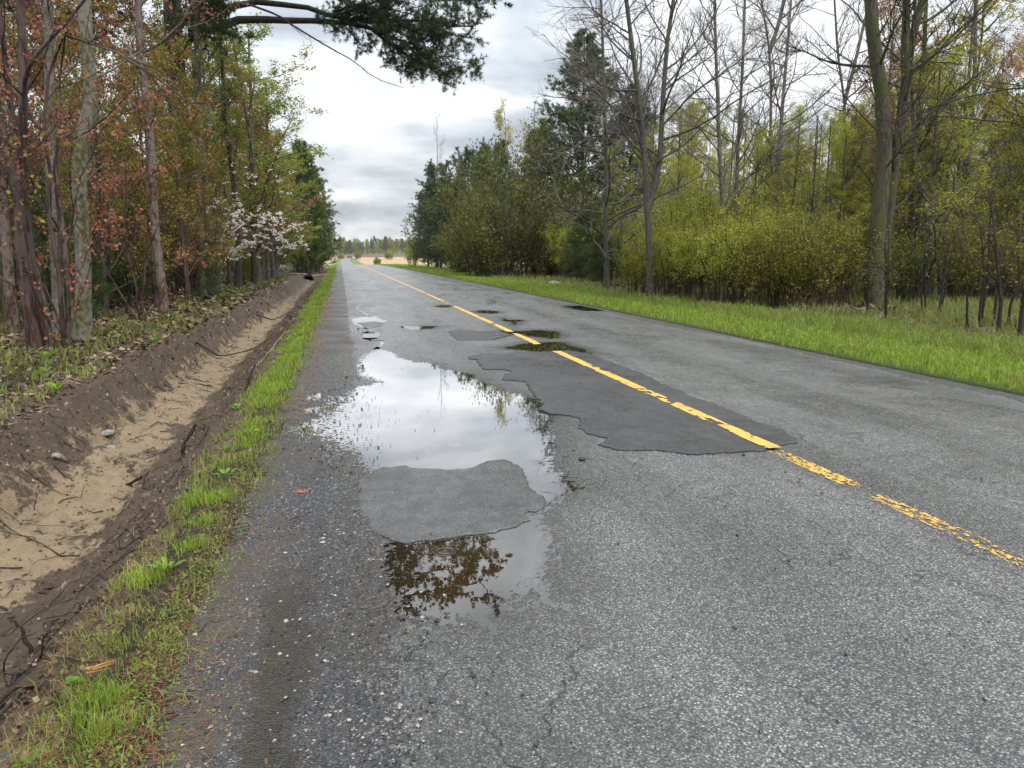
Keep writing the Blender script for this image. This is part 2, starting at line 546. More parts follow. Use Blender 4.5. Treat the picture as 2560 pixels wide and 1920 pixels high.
def mat_asphalt(name, base, light, frac, cell, rough, cracks=True, tracks=True, edge=0):
    m, t, out = newmat(name)
    p = pos(t)
    v = voro(t, p, 1 / cell)
    w = t.nodes.new('ShaderNodeTexWhiteNoise')
    t.links.new(v.outputs['Position'], w.inputs['Vector'])
    big = NOISE(t, p, 1.1, 4, .6)
    fine = NOISE(t, p, 260, 2, .6)
    stone = RAMP(t, w.outputs['Value'], [(0, base[0] * .5), (.55, base[0]), (1 - frac, base[0] * 1.5), (1 - frac + .04, light * .7), (1, light)])
    stonec = MIXC(t, 1.0, stone, (1.0, .975, .93), 'MULTIPLY')
    gap = RAMP(t, v.outputs['Distance'], [(.30, 1), (.62, .35)])
    c = MIXC(t, 1.0, stonec, gap, 'MULTIPLY')
    tone = RAMP(t, big, [(.3, .84), (.5, 1.0), (.72, 1.14)] if tracks else [(.3, .68), (.5, 1.0), (.72, 1.3)])
    if not tracks:
        med = NOISE(t, mapped(t, p, (1, .7, 1)), 7, 6, .7)
        c = MIXC(t, 1.0, c, RAMP(t, med, [(.35, .72), (.62, 1.2)]), 'MULTIPLY')
    c = MIXC(t, 1.0, c, tone, 'MULTIPLY')
    h = MATH(t, 'ADD', MATH(t, 'MULTIPLY', v.outputs['Distance'], -1.0), MATH(t, 'MULTIPLY', fine, .25))
    if not tracks:
        h = MATH(t, 'ADD', h, MATH(t, 'MULTIPLY', NOISE(t, p, 30, 5, .7), 3.0))
    film = MATH(t, 'ADD', MATH(t, 'MULTIPLY', NOISE(t, mapped(t, p, (.55, .22, 1)), 1.6, 5, .62, .5), .6), MATH(t, 'MULTIPLY', NOISE(t, p, 3.1, 5, .65), .4))
    rg = RAMP(t, film, [(.38, rough * .42), (.50, rough), (.64, rough * 1.3)])
    if tracks:
        st = NOISE(t, mapped(t, p, (2.2, .30, 1)), 2.2, 6, .7, .4)
        c = MIXC(t, 1.0, c, RAMP(t, st, [(.35, .86), (.62, 1.10)]), 'MULTIPLY')
    if tracks:
        sx = N(t, 'ShaderNodeSeparateXYZ')
        t.links.new(p, sx.inputs[0])
        xx = MATH(t, 'ADD', sx.outputs[0], MATH(t, 'MULTIPLY', NOISE(t, p, .35, 3), .5))
        wv = MATH(t, 'ABSOLUTE', MATH(t, 'SINE', MATH(t, 'MULTIPLY', MATH(t, 'SUBTRACT', xx, .55), 2.05)))
        c = MIXC(t, 1.0, c, RAMP(t, wv, [(.25, .86), (.85, 1.10)]), 'MULTIPLY')
        stain = RAMP(t, NOISE(t, mapped(t, p, (1, .5, 1)), 1.9, 5, .7, .8), [(.56, 1), (.68, .82)])
        c = MIXC(t, 1.0, c, stain, 'MULTIPLY')
        wa = N(t, 'ShaderNodeAttribute', attribute_name='wet')
        wf = MATH(t, 'MINIMUM', wa.outputs['Fac'], 1.0)
        c = MIXC(t, MATH(t, 'MULTIPLY', wf, .58), c, (.022, .019, .015))
        silt = MATH(t, 'MULTIPLY', MATH(t, 'SUBTRACT', wa.outputs['Fac'], 1.0, clamp=True), RAMP(t, NOISE(t, p, 6, 4, .7), [(.3, .45), (.65, .85)]))
        c = MIXC(t, silt, c, MIXC(t, NOISE(t, p, 130, 2), (.075, .054, .033), (.15, .112, .07)))
        rg = MATH(t, 'MULTIPLY', rg, MATH(t, 'SUBTRACT', 1.0, MATH(t, 'MULTIPLY', wf, .68)))
    if cracks:
        d = N(t, 'ShaderNodeVectorMath', operation='ADD')
        nn = t.nodes.new('ShaderNodeTexNoise')
        nn.inputs['Scale'].default_value = 5
        nn.inputs['Detail'].default_value = 4
        t.links.new(p, nn.inputs['Vector'])
        sc = N(t, 'ShaderNodeVectorMath', operation='SCALE')
        sc.inputs['Scale'].default_value = .35
        t.links.new(nn.outputs['Color'], sc.inputs[0])
        t.links.new(p, d.inputs[0])
        t.links.new(sc.outputs[0], d.inputs[1])
        vc = voro(t, mapped(t, d.outputs[0], (1.35, .5, 1)), 1.3, 'DISTANCE_TO_EDGE')
        ck = RAMP(t, vc.outputs['Distance'], [(.0, 1), (.012, .0)])
        vf = voro(t, mapped(t, d.outputs[0], (1, .55, 1)), 6.5, 'DISTANCE_TO_EDGE')
        cf = RAMP(t, vf.outputs['Distance'], [(.0, 1), (.035, .0)])
        msk = RAMP(t, NOISE(t, p, .55, 4, .6), [(.53, 0), (.6, 1)])
        msk2 = RAMP(t, NOISE(t, mapped(t, p, (1, .6, 1)), .8, 3, .6), [(.45, 0), (.55, 1)])
        ck = MATH(t, 'MAXIMUM', MATH(t, 'MULTIPLY', ck, msk2), MATH(t, 'MULTIPLY', MATH(t, 'MULTIPLY', cf, msk), .8))
        c = MIXC(t, MATH(t, 'MULTIPLY', ck, .75), c, (.012, .011, .010))
        h = MATH(t, 'SUBTRACT', h, MATH(t, 'MULTIPLY', ck, 1.5))
    principled(t, out, c, rg, .5, bump(t, h, cell * .30, .8))
    return m


M_ROAD = mat_asphalt('wet_asphalt', (.150,), .40, .16, .008, .34)
M_PATCH = mat_asphalt('smooth_patch_asphalt', (.064,), .14, .12, .005, .46, cracks=True, tracks=False)
M_PATCH2 = mat_asphalt('worn_patch_asphalt', (.12,), .22, .12, .005, .36, cracks=False, tracks=False)


def mat_gravel():
    m, t, out = newmat('wet_black_gravel')
    p = pos(t)
    v = voro(t, p, 1 / .0075)
    w = t.nodes.new('ShaderNodeTexWhiteNoise')
    t.links.new(v.outputs['Position'], w.inputs['Vector'])
    c = RAMP(t, w.outputs['Value'], [(0, (.014, .014, .016)), (.6, (.040, .040, .043)), (.955, (.085, .08, .076)), (.97, (.22, .20, .18)), (1, (.36, .33, .29))])
    dirt = RAMP(t, NOISE(t, p, 1.7, 6, .65, .6), [(.42, 0), (.58, 1)])
    sx = N(t, 'ShaderNodeSeparateXYZ')
    t.links.new(p, sx.inputs[0])
    side = RAMP(t, MATH(t, 'ADD', MATH(t, 'MULTIPLY', sx.outputs[0], -1.0), MATH(t, 'MULTIPLY', NOISE(t, p, 2.5, 4), .7)), [(.55, .15), (.95, 1)])
    far = RAMP(t, MATH(t, 'MULTIPLY', sx.outputs[1], .05), [(.25, 0), (.7, 1)])
    dm = MATH(t, 'MULTIPLY', dirt, MATH(t, 'MAXIMUM', side, far))
    soil = MIXC(t, NOISE(t, p, 60, 3), (.032, .025, .016), (.090, .068, .043))
    c = MIXC(t, MATH(t, 'MULTIPLY', dm, .85), c, soil)
    tk = MATH(t, 'ABSOLUTE', MATH(t, 'ADD', sx.outputs[0], MATH(t, 'ADD', .27, MATH(t, 'MULTIPLY', MATH(t, 'SUBTRACT', NOISE(t, p, 3, 4), .5), .28))))
    tk = MATH(t, 'MULTIPLY', RAMP(t, tk, [(.06, 1), (.12, 0)]), RAMP(t, MATH(t, 'MULTIPLY', MATH(t, 'ADD', sx.outputs[1], MATH(t, 'MULTIPLY', NOISE(t, p, 4, 3), .8)), .1), [(.36, 1), (.42, 0)]))
    c = MIXC(t, MATH(t, 'MULTIPLY', tk, .95), c, MIXC(t, NOISE(t, p, 50, 3), (.012, .010, .006), (.040, .033, .020)))
    wa = N(t, 'ShaderNodeAttribute', attribute_name='wet')
    c = MIXC(t, MATH(t, 'MULTIPLY', wa.outputs['Fac'], .5), c, (.045, .036, .025))
    h = MATH(t, 'ADD', MATH(t, 'MULTIPLY', v.outputs['Distance'], -1), MATH(t, 'MULTIPLY', NOISE(t, p, 40, 4), .9))
    principled(t, out, c, MATH(t, 'MULTIPLY', RAMP(t, NOISE(t, p, 1.3, 4), [(.35, .30), (.65, .62)]), MATH(t, 'MULTIPLY', MATH(t, 'SUBTRACT', 1.0, MATH(t, 'MULTIPLY', tk, .5)), MATH(t, 'SUBTRACT', 1.0, MATH(t, 'MULTIPLY', wa.outputs['Fac'], .6)))), .5, bump(t, h, .005, .9))
    return m


M_GRAVEL = mat_gravel()


def mat_ditch():
    m, t, out = newmat('ditch_soil')
    p = pos(t)
    sx = N(t, 'ShaderNodeSeparateXYZ')
    t.links.new(p, sx.inputs[0])
    att = N(t, 'ShaderNodeAttribute', attribute_name='sand')
    nz = NOISE(t, p, 3.5, 7, .68, .4)
    nb = NOISE(t, p, 28, 5, .65)
    f = MATH(t, 'ADD', att.outputs['Fac'], MATH(t, 'MULTIPLY', MATH(t, 'SUBTRACT', nz, .5), 1.5))
    f = MATH(t, 'ADD', f, MATH(t, 'MULTIPLY', MATH(t, 'SUBTRACT', nb, .5), .9))
    stk = NOISE(t, mapped(t, p, (1.6, .55, 1)), 5, 6, .7, .6)
    f = MATH(t, 'ADD', f, MATH(t, 'MULTIPLY', MATH(t, 'SUBTRACT', stk, .5), 1.6))
    sandc = MIXC(t, NOISE(t, p, 9, 5, .6), (.135, .094, .056), (.33, .24, .14))
    sandc = MIXC(t, RAMP(t, NOISE(t, p, 90, 2), [(.62, 0), (.7, .8)]), sandc, (.07, .05, .035))
    dark = MIXC(t, NOISE(t, p, 14, 5, .6), (.024, .016, .009), (.105, .068, .038))
    c = MIXC(t, RAMP(t, f, [(.42, 0), (.62, 1)]), dark, sandc)
    # blown leaves and litter flecks
    v = voro(t, p, 24)
    w = t.nodes.new('ShaderNodeTexWhiteNoise')
    t.links.new(v.outputs['Position'], w.inputs['Vector'])
    fl = MATH(t, 'MULTIPLY', RAMP(t, w.outputs['Value'], [(.86, 0), (.9, 1)]), RAMP(t, v.outputs['Distance'], [(.25, 1), (.4, 0)]))
    c = MIXC(t, MATH(t, 'MULTIPLY', fl, .6), c, MIXC(t, w.outputs['Value'], (.03, .018, .012), (.16, .09, .05)))
    h = MATH(t, 'ADD', MATH(t, 'MULTIPLY', NOISE(t, p, 12, 6, .7), 1.0), MATH(t, 'MULTIPLY', NOISE(t, p, 70, 4, .7), .35))
    principled(t, out, c, RAMP(t, nz, [(.3, .45), (.7, .8)]), .4, bump(t, h, .035, .9))
    return m


M_DITCH = mat_ditch()


def mat_ground():
    m, t, out = newmat('ground_cover')
    p = pos(t)
    sx = N(t, 'ShaderNodeSeparateXYZ')
    t.links.new(p, sx.inputs[0])
    nz = NOISE(t, p, 1.4, 6, .65)
    nf = NOISE(t, p, 22, 5, .65)
    litter = MIXC(t, RAMP(t, nf, [(.38, 0), (.62, 1)]), (.018, .012, .009), (.085, .056, .036))
    litter = MIXC(t, RAMP(t, NOISE(t, p, .7, 4), [(.5, 0), (.65, .55)]), litter, (.035, .05, .014))
    green = MIXC(t, nf, (.03, .05, .012), (.10, .15, .03))
    green = MIXC(t, RAMP(t, nz, [(.45, 0), (.62, .7)]), green, (.10, .075, .045))
    x = MATH(t, 'ADD', sx.outputs[0], MATH(t, 'MULTIPLY', MATH(t, 'SUBTRACT', nz, .5), 3.0))
    g1 = RAMP(t, MATH(t, 'MULTIPLY', MATH(t, 'ADD', x, 10), .025), [(.30, 0), (.34, 1), (.54, 1), (.60, .45), (1, .3)])
    c = MIXC(t, g1, litter, green)
    farf = RAMP(t, MATH(t, 'MULTIPLY', sx.outputs[1], .005), [(.5, 0), (.7, 1)])
    c = MIXC(t, farf, c, MIXC(t, nz, (.10, .15, .03), (.16, .20, .05)))
    h = MATH(t, 'ADD', nf, MATH(t, 'MULTIPLY', NOISE(t, p, 90, 3), .5))
    principled(t, out, c, .85, .25, bump(t, h, .06, 1.0))
    return m


M_GROUND = mat_ground()


def mat_field(name, a, b, sc):
    m, t, out = newmat(name)
    p = pos(t)
    n = NOISE(t, mapped(t, p, (1, .35, 1)), sc, 6, .7)
    principled(t, out, MIXC(t, RAMP(t, n, [(.35, 0), (.65, 1)]), a, b), .95, .1)
    return m


def mat_water():
    m, t, out = newmat('rain_water')
    p = pos(t)
    fr = t.nodes.new('ShaderNodeFresnel')
    fr.inputs['IOR'].default_value = 1.33
    # a few rain-drop rings and a breath of wind
    v = voro(t, p, 1.6)
    rings = MATH(t, 'MULTIPLY', MATH(t, 'SINE', MATH(t, 'MULTIPLY', v.outputs['Distance'], 150)), RAMP(t, v.outputs['Distance'], [(.0, 1), (.085, 1), (.11, 0)]))
    w = t.nodes.new('ShaderNodeTexWhiteNoise')
    t.links.new(v.outputs['Position'], w.inputs['Vector'])
    rings = MATH(t, 'MULTIPLY', rings, RAMP(t, w.outputs['Value'], [(.55, 0), (.6, 1)]))
    h = MATH(t, 'ADD', MATH(t, 'MULTIPLY', rings, .12), MATH(t, 'MULTIPLY', NOISE(t, p, 9, 2), .22))
    nb = bump(t, h, .002, .35)
    t.links.new(nb, fr.inputs['Normal'])
    gl = N(t, 'ShaderNodeBsdfGlossy')
    gl.inputs['Roughness'].default_value = .005
    t.links.new(nb, gl.inputs['Normal'])
    tr = N(t, 'ShaderNodeBsdfTransparent')
    tr.inputs['Color'].default_value = (.80, .70, .55, 1)
    mxs = N(t, 'ShaderNodeMixShader')
    t.links.new(MATH(t, 'MULTIPLY', fr.outputs[0], WATER_GAIN, clamp=True), mxs.inputs[0])
    t.links.new(tr.outputs[0], mxs.inputs[1])
    t.links.new(gl.outputs[0], mxs.inputs[2])
    t.links.new(mxs.outputs[0], out.inputs[0])
    return m


WATER_GAIN = 3.2
M_WATER = mat_water()


def mat_leaf(name, stops, trans=.35, rough=.5, vary=.18, patch=None):
    """thin leaf: diffuse and translucent with a wet sheen; each leaf its own tint, each plant a little lighter or darker"""
    m, t, out = newmat(name)
    g = t.nodes.new('ShaderNodeNewGeometry')
    oi = t.nodes.new('ShaderNodeObjectInfo')
    n = len(stops)
    c = RAMP(t, g.outputs['Random Per Island'], [(i / max(n - 1, 1), s) for i, s in enumerate(stops)])
    br = MATH(t, 'ADD', MATH(t, 'MULTIPLY', oi.outputs['Random'], vary * 2), 1 - vary)
    c = MIXC(t, 1.0, c, br, 'MULTIPLY')
    if patch:
        pn = NOISE(t, mapped(t, pos(t), (1, 1, 0)), .9, 5, .7)
        c = MIXC(t, MATH(t, 'MULTIPLY', RAMP(t, pn, [(.48, 0), (.68, 1)]), .5), c, patch)
        c = MIXC(t, 1.0, c, RAMP(t, NOISE(t, mapped(t, pos(t), (1, 1, 0)), 3.5, 4, .6), [(.35, .72), (.65, 1.18)]), 'MULTIPLY')
    d = N(t, 'ShaderNodeBsdfPrincipled')
    d.inputs['Roughness'].default_value = rough
    d.inputs['Specular IOR Level'].default_value = .35
    t.links.new(c, d.inputs['Base Color'])
    tr = N(t, 'ShaderNodeBsdfTranslucent')
    t.links.new(c, tr.inputs['Color'])
    mxs = N(t, 'ShaderNodeMixShader')
    mxs.inputs[0].default_value = trans
    t.links.new(d.outputs[0], mxs.inputs[1])
    t.links.new(tr.outputs[0], mxs.inputs[2])
    t.links.new(mxs.outputs[0], out.inputs[0])
    return m


def mat_bark(name, a, b, moss=None, sc=1.0, mossamt=.4, vert=.25):
    m, t, out = newmat(name)
    tcn = t.nodes.new('ShaderNodeTexCoord')
    p = tcn.outputs['Object']
    n = NOISE(t, mapped(t, p, (1, 1, vert)), 22 * sc, 6, .7, .3)
    n2 = NOISE(t, p, 2.4, 4, .6)
    c = MIXC(t, RAMP(t, n, [(.42, 0), (.58, 1)]), a, b)
    if moss:
        c = MIXC(t, MATH(t, 'MULTIPLY', RAMP(t, MATH(t, 'ADD', MATH(t, 'MULTIPLY', n2, .7), MATH(t, 'MULTIPLY', n, .3)), [(.46, 0), (.53, 1)]), mossamt), c, moss)
    principled(t, out, c, .75, .35, bump(t, n, .045 / sc, 1.0))
    return m


M_BARK_GREY = mat_bark('grey_bark', (.05, .044, .038), (.16, .14, .118), (.06, .068, .03), 1, .40)
M_BARK_PALE = mat_bark('pale_bark', (.11, .095, .08), (.32, .29, .25), (.08, .08, .038), .8, .6, .6)
M_BARK_GREEN = mat_bark('algae_green_bark', (.075, .070, .030), (.22, .20, .10), (.24, .225, .19), .8, .7, .5)
M_BARK_RED = mat_bark('wet_red_shaggy_bark', (.022, .011, .009), (.085, .040, .030), (.17, .135, .12), 1.2, .40, .08)
M_BARK_TAN = mat_bark('wet_tan_bark', (.050, .026, .017), (.16, .095, .062), (.24, .21, .175), .8, .6, .4)
M_BARK_DARK = mat_bark('dark_furrowed_bark', (.016, .013, .011), (.075, .062, .052), (.05, .055, .022), .9, .25, .15)
M_BARK_MOSSY = mat_bark('mossy_trunk_bark', (.035, .030, .022), (.12, .10, .075), (.07, .085, .018), 1, .75, .15)
M_TWIG_DARK = mat_bark('dark_wet_twig', (.018, .013, .011), (.055, .040, .032), None, 2)
M_TWIG_GREY = mat_bark('grey_twig', (.11, .095, .082), (.24, .21, .18), None, 2)
M_TWIG_BROWN = mat_bark('brown_twig', (.035, .022, .015), (.10, .062, .040), None, 2)

M_LEAF_RED = mat_leaf('red_young_leaf', [(.22, .075, .05), (.34, .125, .085), (.28, .13, .055), (.42, .19, .14)], .4)
M_LEAF_AMBER = mat_leaf('amber_young_leaf', [(.25, .14, .035), (.30, .19, .045), (.27, .22, .04), (.22, .19, .045)], .4)
M_LEAF_LIME = mat_leaf('lime_young_leaf', [(.30, .34, .03), (.40, .44, .045), (.48, .50, .09), (.26, .30, .035)], .5)
M_LEAF_OLIVE = mat_leaf('olive_young_leaf', [(.17, .185, .028), (.25, .26, .04), (.32, .30, .06), (.19, .18, .035)], .45)
M_LEAF_GREEN = mat_leaf('spring_green_leaf', [(.15, .20, .03), (.24, .30, .05), (.34, .38, .08), (.20, .20, .045)], .48)
M_LEAF_YELLOW = mat_leaf('yellow_green_leaf', [(.42, .36, .04), (.50, .45, .07), (.34, .35, .05), (.44, .30, .05)], .5)
M_LEAF_CORAL = mat_leaf('coral_young_leaf', [(.42, .17, .10), (.48, .24, .12), (.38, .24, .07)], .4)
M_LEAF_BUSH = mat_leaf('dark_olive_leaf', [(.09, .105, .022), (.15, .16, .03), (.20, .19, .04), (.12, .11, .03)], .4)
M_BLOSSOM = mat_leaf('white_blossom', [(.72, .68, .66), (.80, .77, .75), (.78, .66, .64)], .35)
M_NEEDLE = mat_leaf('pine_needle', [(.05, .085, .038), (.085, .13, .055), (.125, .17, .065), (.065, .095, .05)], .25, .4)
M_NEEDLE_BRIGHT = mat_leaf('young_pine_needle', [(.065, .11, .03), (.11, .16, .04), (.15, .20, .05), (.08, .115, .035)], .25, .4)
M_GRASS = mat_leaf('grass_blade', [(.13, .21, .02), (.21, .32, .028), (.29, .41, .045), (.36, .40, .10)], .4, .45, patch=(.24, .21, .075))
M_GRASS_WILD = mat_leaf('wild_grass_blade', [(.13, .18, .03), (.19, .26, .04), (.26, .30, .07), (.34, .29, .13)], .4, .5, patch=(.30, .24, .12))
M_STRAW = mat_leaf('dry_straw', [(.32, .25, .14), (.42, .33, .20), (.24, .17, .10)], .2, .7)
M_DEADLEAF = mat_leaf('dead_leaf', [(.04, .024, .015), (.10, .06, .036), (.19, .12, .075), (.32, .24, .16)], .1, .5)
M_NEEDLE_DEAD = mat_leaf('rusty_pine_needle', [(.16, .062, .025), (.26, .11, .045), (.33, .17, .08), (.12, .05, .03)], .1, .6)
M_WEED = mat_leaf('weed_leaf', [(.14, .26, .022), (.20, .34, .035), (.11, .20, .03)], .4, .4)

m_, t_, o_ = newmat('yellow_road_paint')
p_ = pos(t_)
principled(t_, o_, MIXC(t_, RAMP(t_, NOISE(t_, p_, 14, 5, .7), [(.36, .75), (.58, .05)]), (.72, .43, .055), (.34, .24, .11)), .5, .4, bump(t_, NOISE(t_, p_, 140, 3), .003, .6))
M_YELLOW = m_


def mat_plain(name, a, b=None, rough=.6, sc=8, metal=0, bmp=0):
    m, t, out = newmat(name)
    tcn = t.nodes.new('ShaderNodeTexCoord')
    n = NOISE(t, tcn.outputs['Object'], sc, 5, .65)
    c = MIXC(t, RAMP(t, n, [(.35, 0), (.65, 1)]), a, b or tuple(x * .8 for x in a))
    p = principled(t, out, c, rough, .5, bump(t, n, bmp, .9) if bmp else None)
    p.inputs['Metallic'].default_value = metal
    return m


M_STONE = mat_plain('field_stone', (.30, .28, .25), (.12, .11, .10), .8, 14, 0, .03)
M_BOULDER = mat_plain('lichen_boulder', (.20, .185, .165), (.06, .055, .05), .8, 5, 0, .06)
M_CHUNK = mat_plain('asphalt_chunk', (.045, .047, .05), (.016, .017, .018), .45, 60, 0, .01)
M_PEBBLE = mat_plain('pale_pebble', (.45, .38, .30), (.25, .2, .16), .6, 40)
M_PIPE = mat_plain('black_plastic_pipe', (.012, .012, .013), (.02, .02, .021), .25, 5)
M_STICK = mat_bark('wet_root_bark', (.014, .010, .008), (.06, .04, .03), None, 2)
M_STICK_PALE = mat_bark('peeled_stick', (.22, .15, .09), (.40, .30, .19), None, 2)
M_STEEL = mat_plain('galvanised_steel', (.45, .47, .5), None, .4, 5, .6)
M_MACHINE = mat_plain('machine_yellow_paint', (.75, .42, .03), None, .45, 3)
M_DARKPAINT = mat_plain('dark_vehicle_paint', (.05, .045, .06), None, .35, 3)
M_WHITEPAINT = mat_plain('white_vehicle_paint', (.75, .75, .74), None, .35, 3)
M_RUBBER = mat_plain('tyre_rubber', (.015, .015, .015), None, .8, 6)
M_GLASS = mat_plain('dark_window_glass', (.02, .025, .03), None, .08, 3)
M_DANDELION = mat_plain('dandelion_petal', (.85, .62, .02), (.8, .45, .02), .6, 40)

# ------------------------------------------------------------------ setting: ground, road, shoulder, ditch
def spaced(pts):
    """pts: list of (start, step); last is (end,)"""
    out = []
    for (a, st), nx in zip(pts[:-1], pts[1:]):
        out.append(np.arange(a, nx[0], st))
    return np.concatenate(out + [[pts[-1][0]]])


def ground_z(X, Y):
    z = terrain(X, Y)
    z = z - .10 * ((X > -.55) & (X < 7.25) & (Y < 745))
    z = z - np.where((X > -3.55) & (X < -.95) & (Y < 66) & (Y > 0), .25, 0)
    return z


gx = np.unique(np.concatenate([-np.geomspace(12, 600, 36), spaced([(-12, .6), (-3.7, .2), (-.4, .6), (7.2, .3), (14, .8), (30,)]), np.geomspace(30, 720, 36), [-.56, -.55, 7.24, 7.25, -3.56, -3.55, -.96, -.95]]))
gy = np.unique(np.concatenate([spaced([(-40, 4), (-4, .8), (2, .45), (30, 1), (70, 2.5), (200, 8), (760, 20), (1100,)]), np.geomspace(1100, 1500, 8), [65.9, 66.1, 744.9, 745.1]]))
link('ground', grid_mesh('ground', gx, gy, ground_z, M_GROUND), kind='structure')

rng = np.random.default_rng(5)
rx = spaced([(-.12, .021), (2.1, .034), (3.52, .024), (4.32, .12), (7.3,)])
ry = spaced([(-6, .5), (1.2, .020), (6, .028), (10, .04), (14, .08), (26, .4), (60, 1.5), (200, 6), (745,)])
road = link('road', grid_mesh('road', rx, ry, lambda X, Y: road_z(X, Y, rng), M_ROAD), kind='structure')
at = road.data.attributes.new('wet', 'FLOAT', 'POINT')
at.data.foreach_set('value', WET.ravel().astype(np.float32))


def shoulder_z(X, Y):
    z = road_z(X, Y)
    edge = .14 + .10 * (fbm(Y, Y * 0 + 3, .5, 41, 4) - .5) + .22 * (fbm(Y, Y * 0 + 9, 5.0, 43, 3) - .5) * np.interp(Y, [12, 22], [0, 1])
    z = z + np.where(X < edge, np.clip((edge - X) / .12, 0, 1) * .002 + .001, np.clip((edge - X) / .12, -1, 0) * .008)
    z = z + np.where(X < -.25, (fbm(X, Y, .3, 44, 3) - .5) * .02, 0)
    z = z - .003 * np.exp(-((Y - 7) / 2.0) ** 2) * (X > -.4)
    z = z + rng.uniform(-.004, .004, X.shape) * np.interp(Y, [8, 25], [1, .3])
    z = z - np.clip((-.62 - X) / .3, 0, 1) * .06 - np.clip((X - .25) / .15, 0, 1) * .05
    return z


shx = spaced([(-.95, .04), (-.5, .018), (.34,)])
shy = spaced([(-4, .5), (1.2, .018), (8, .03), (14, .08), (30, .4), (60, 2), (200, 8), (400,)])
so = link('gravel_shoulder', grid_mesh('gravel_shoulder', shx, shy, shoulder_z, M_GRAVEL), kind='structure')
at = so.data.attributes.new('wet', 'FLOAT', 'POINT')
at.data.foreach_set('value', np.minimum(WET, 1).ravel().astype(np.float32))

# right-hand gravel edge of the road
link('gravel_edge', grid_mesh('gravel_edge', spaced([(6.5, .05), (7.75,)]), spaced([(-4, .5), (3, .06), (30, .3), (60, 1.5), (400,)]),
     lambda X, Y: road_z(X, Y) + np.clip((X - 6.95 + .5 * (fbm(Y, Y * 0, 2.5, 51) - .5)) / .3, -1, .6) * .015 + rng.uniform(-.005, .005, X.shape) - np.clip((X - 7.4) / .3, 0, 1) * .09, M_GRAVEL), kind='structure')


def ditch_z(X, Y):
    z = terrain(X, Y)
    inn = np.clip((X + 3.5) / .3, 0, 1) * np.clip((-.82 - X) / .15, 0, 1)
    z = z + inn * ((fbm(X, Y, .7, 61, 5) - .5) * .17 + (fbm(X, Y * .3, .15, 63, 4) - .5) * .10 + (vn(X, Y, .06, 65) - .5) * .024)
    bank = np.exp(-((X + 2.85) / .28) ** 2)
    z = z + bank * (fbm(X, Y, .9, 67, 4) - .5) * .30
    # loose clods along the right slope
    z = z + np.exp(-((X + 1.25) / .3) ** 2) * np.maximum(fbm(X, Y, .22, 69, 3) - .52, 0) * .28
    return z - .03 * (1 - inn)


dx = spaced([(-3.75, .035), (-.72,)])
dy = spaced([(.6, .03), (8, .045), (20, .1), (40, .25), (66,)])
dm = grid_mesh('ditch', dx, dy, ditch_z, M_DITCH)
X, Y = np.meshgrid(dx, dy)
sandv = np.interp(X + .25 * (fbm(X, Y, 1.2, 75) - .5), [-3.0, -2.75, -2.5, -2.3, -2.05, -1.8, -1.5], [.0, .12, .46, .72, .72, .36, .0])
sandv = sandv - .25 * np.clip((Y - 22) / 20, 0, 1) + .10 * np.clip((8 - Y) / 4, 0, 1) * ((X < -1.5) & (X > -3.2))
sandv = sandv - .35 * np.exp(-((Y - 4.4) / .5) ** 2) * (X > -2.0)
a = dm.attributes.new('sand', 'FLOAT', 'POINT')
a.data.foreach_set('value', sandv.ravel().astype(np.float32))
link('ditch', dm, kind='structure')

# puddles: each a level sheet of water lying in its hollow
for poly, k, dmax, lab in PUDDLES:
    P = np.array(poly)
    c = P.mean(0)
    Q = P + (P - c) / np.linalg.norm(P - c, axis=1, keepdims=True) * .22
    me = bpy.data.meshes.new('puddle')
    bm = bmesh.new()
    lo, hi = P.min(0) - .25, P.max(0) + .25
    if poly is PUD_MAIN:
        lo[1] = 1.6
        hi[0] = 2.05
        lo[0] = -.55
    vs = [bm.verts.new((x, y, WATER_Z)) for x, y in ((lo[0], lo[1]), (hi[0], lo[1]), (hi[0], hi[1]), (lo[0], hi[1]))]
    bm.faces.new(vs)
    bm.to_mesh(me)
    bm.free()
    me.materials.append(M_WATER)
    link('puddle', me, kind='structure', label=lab)
for ln in (FIS1, FIS2, FIS3):
    P = np.array(ln)
    lo, hi = P.min(0) - .06, P.max(0) + .06
    me = bpy.data.meshes.new('puddle')
    me.from_pydata([(lo[0], lo[1], WATER_Z), (hi[0], lo[1], WATER_Z), (hi[0], hi[1], WATER_Z), (lo[0], hi[1], WATER_Z)], [], [(0, 1, 2, 3)])
    me.materials.append(M_WATER)
    link('puddle', me, kind='structure')


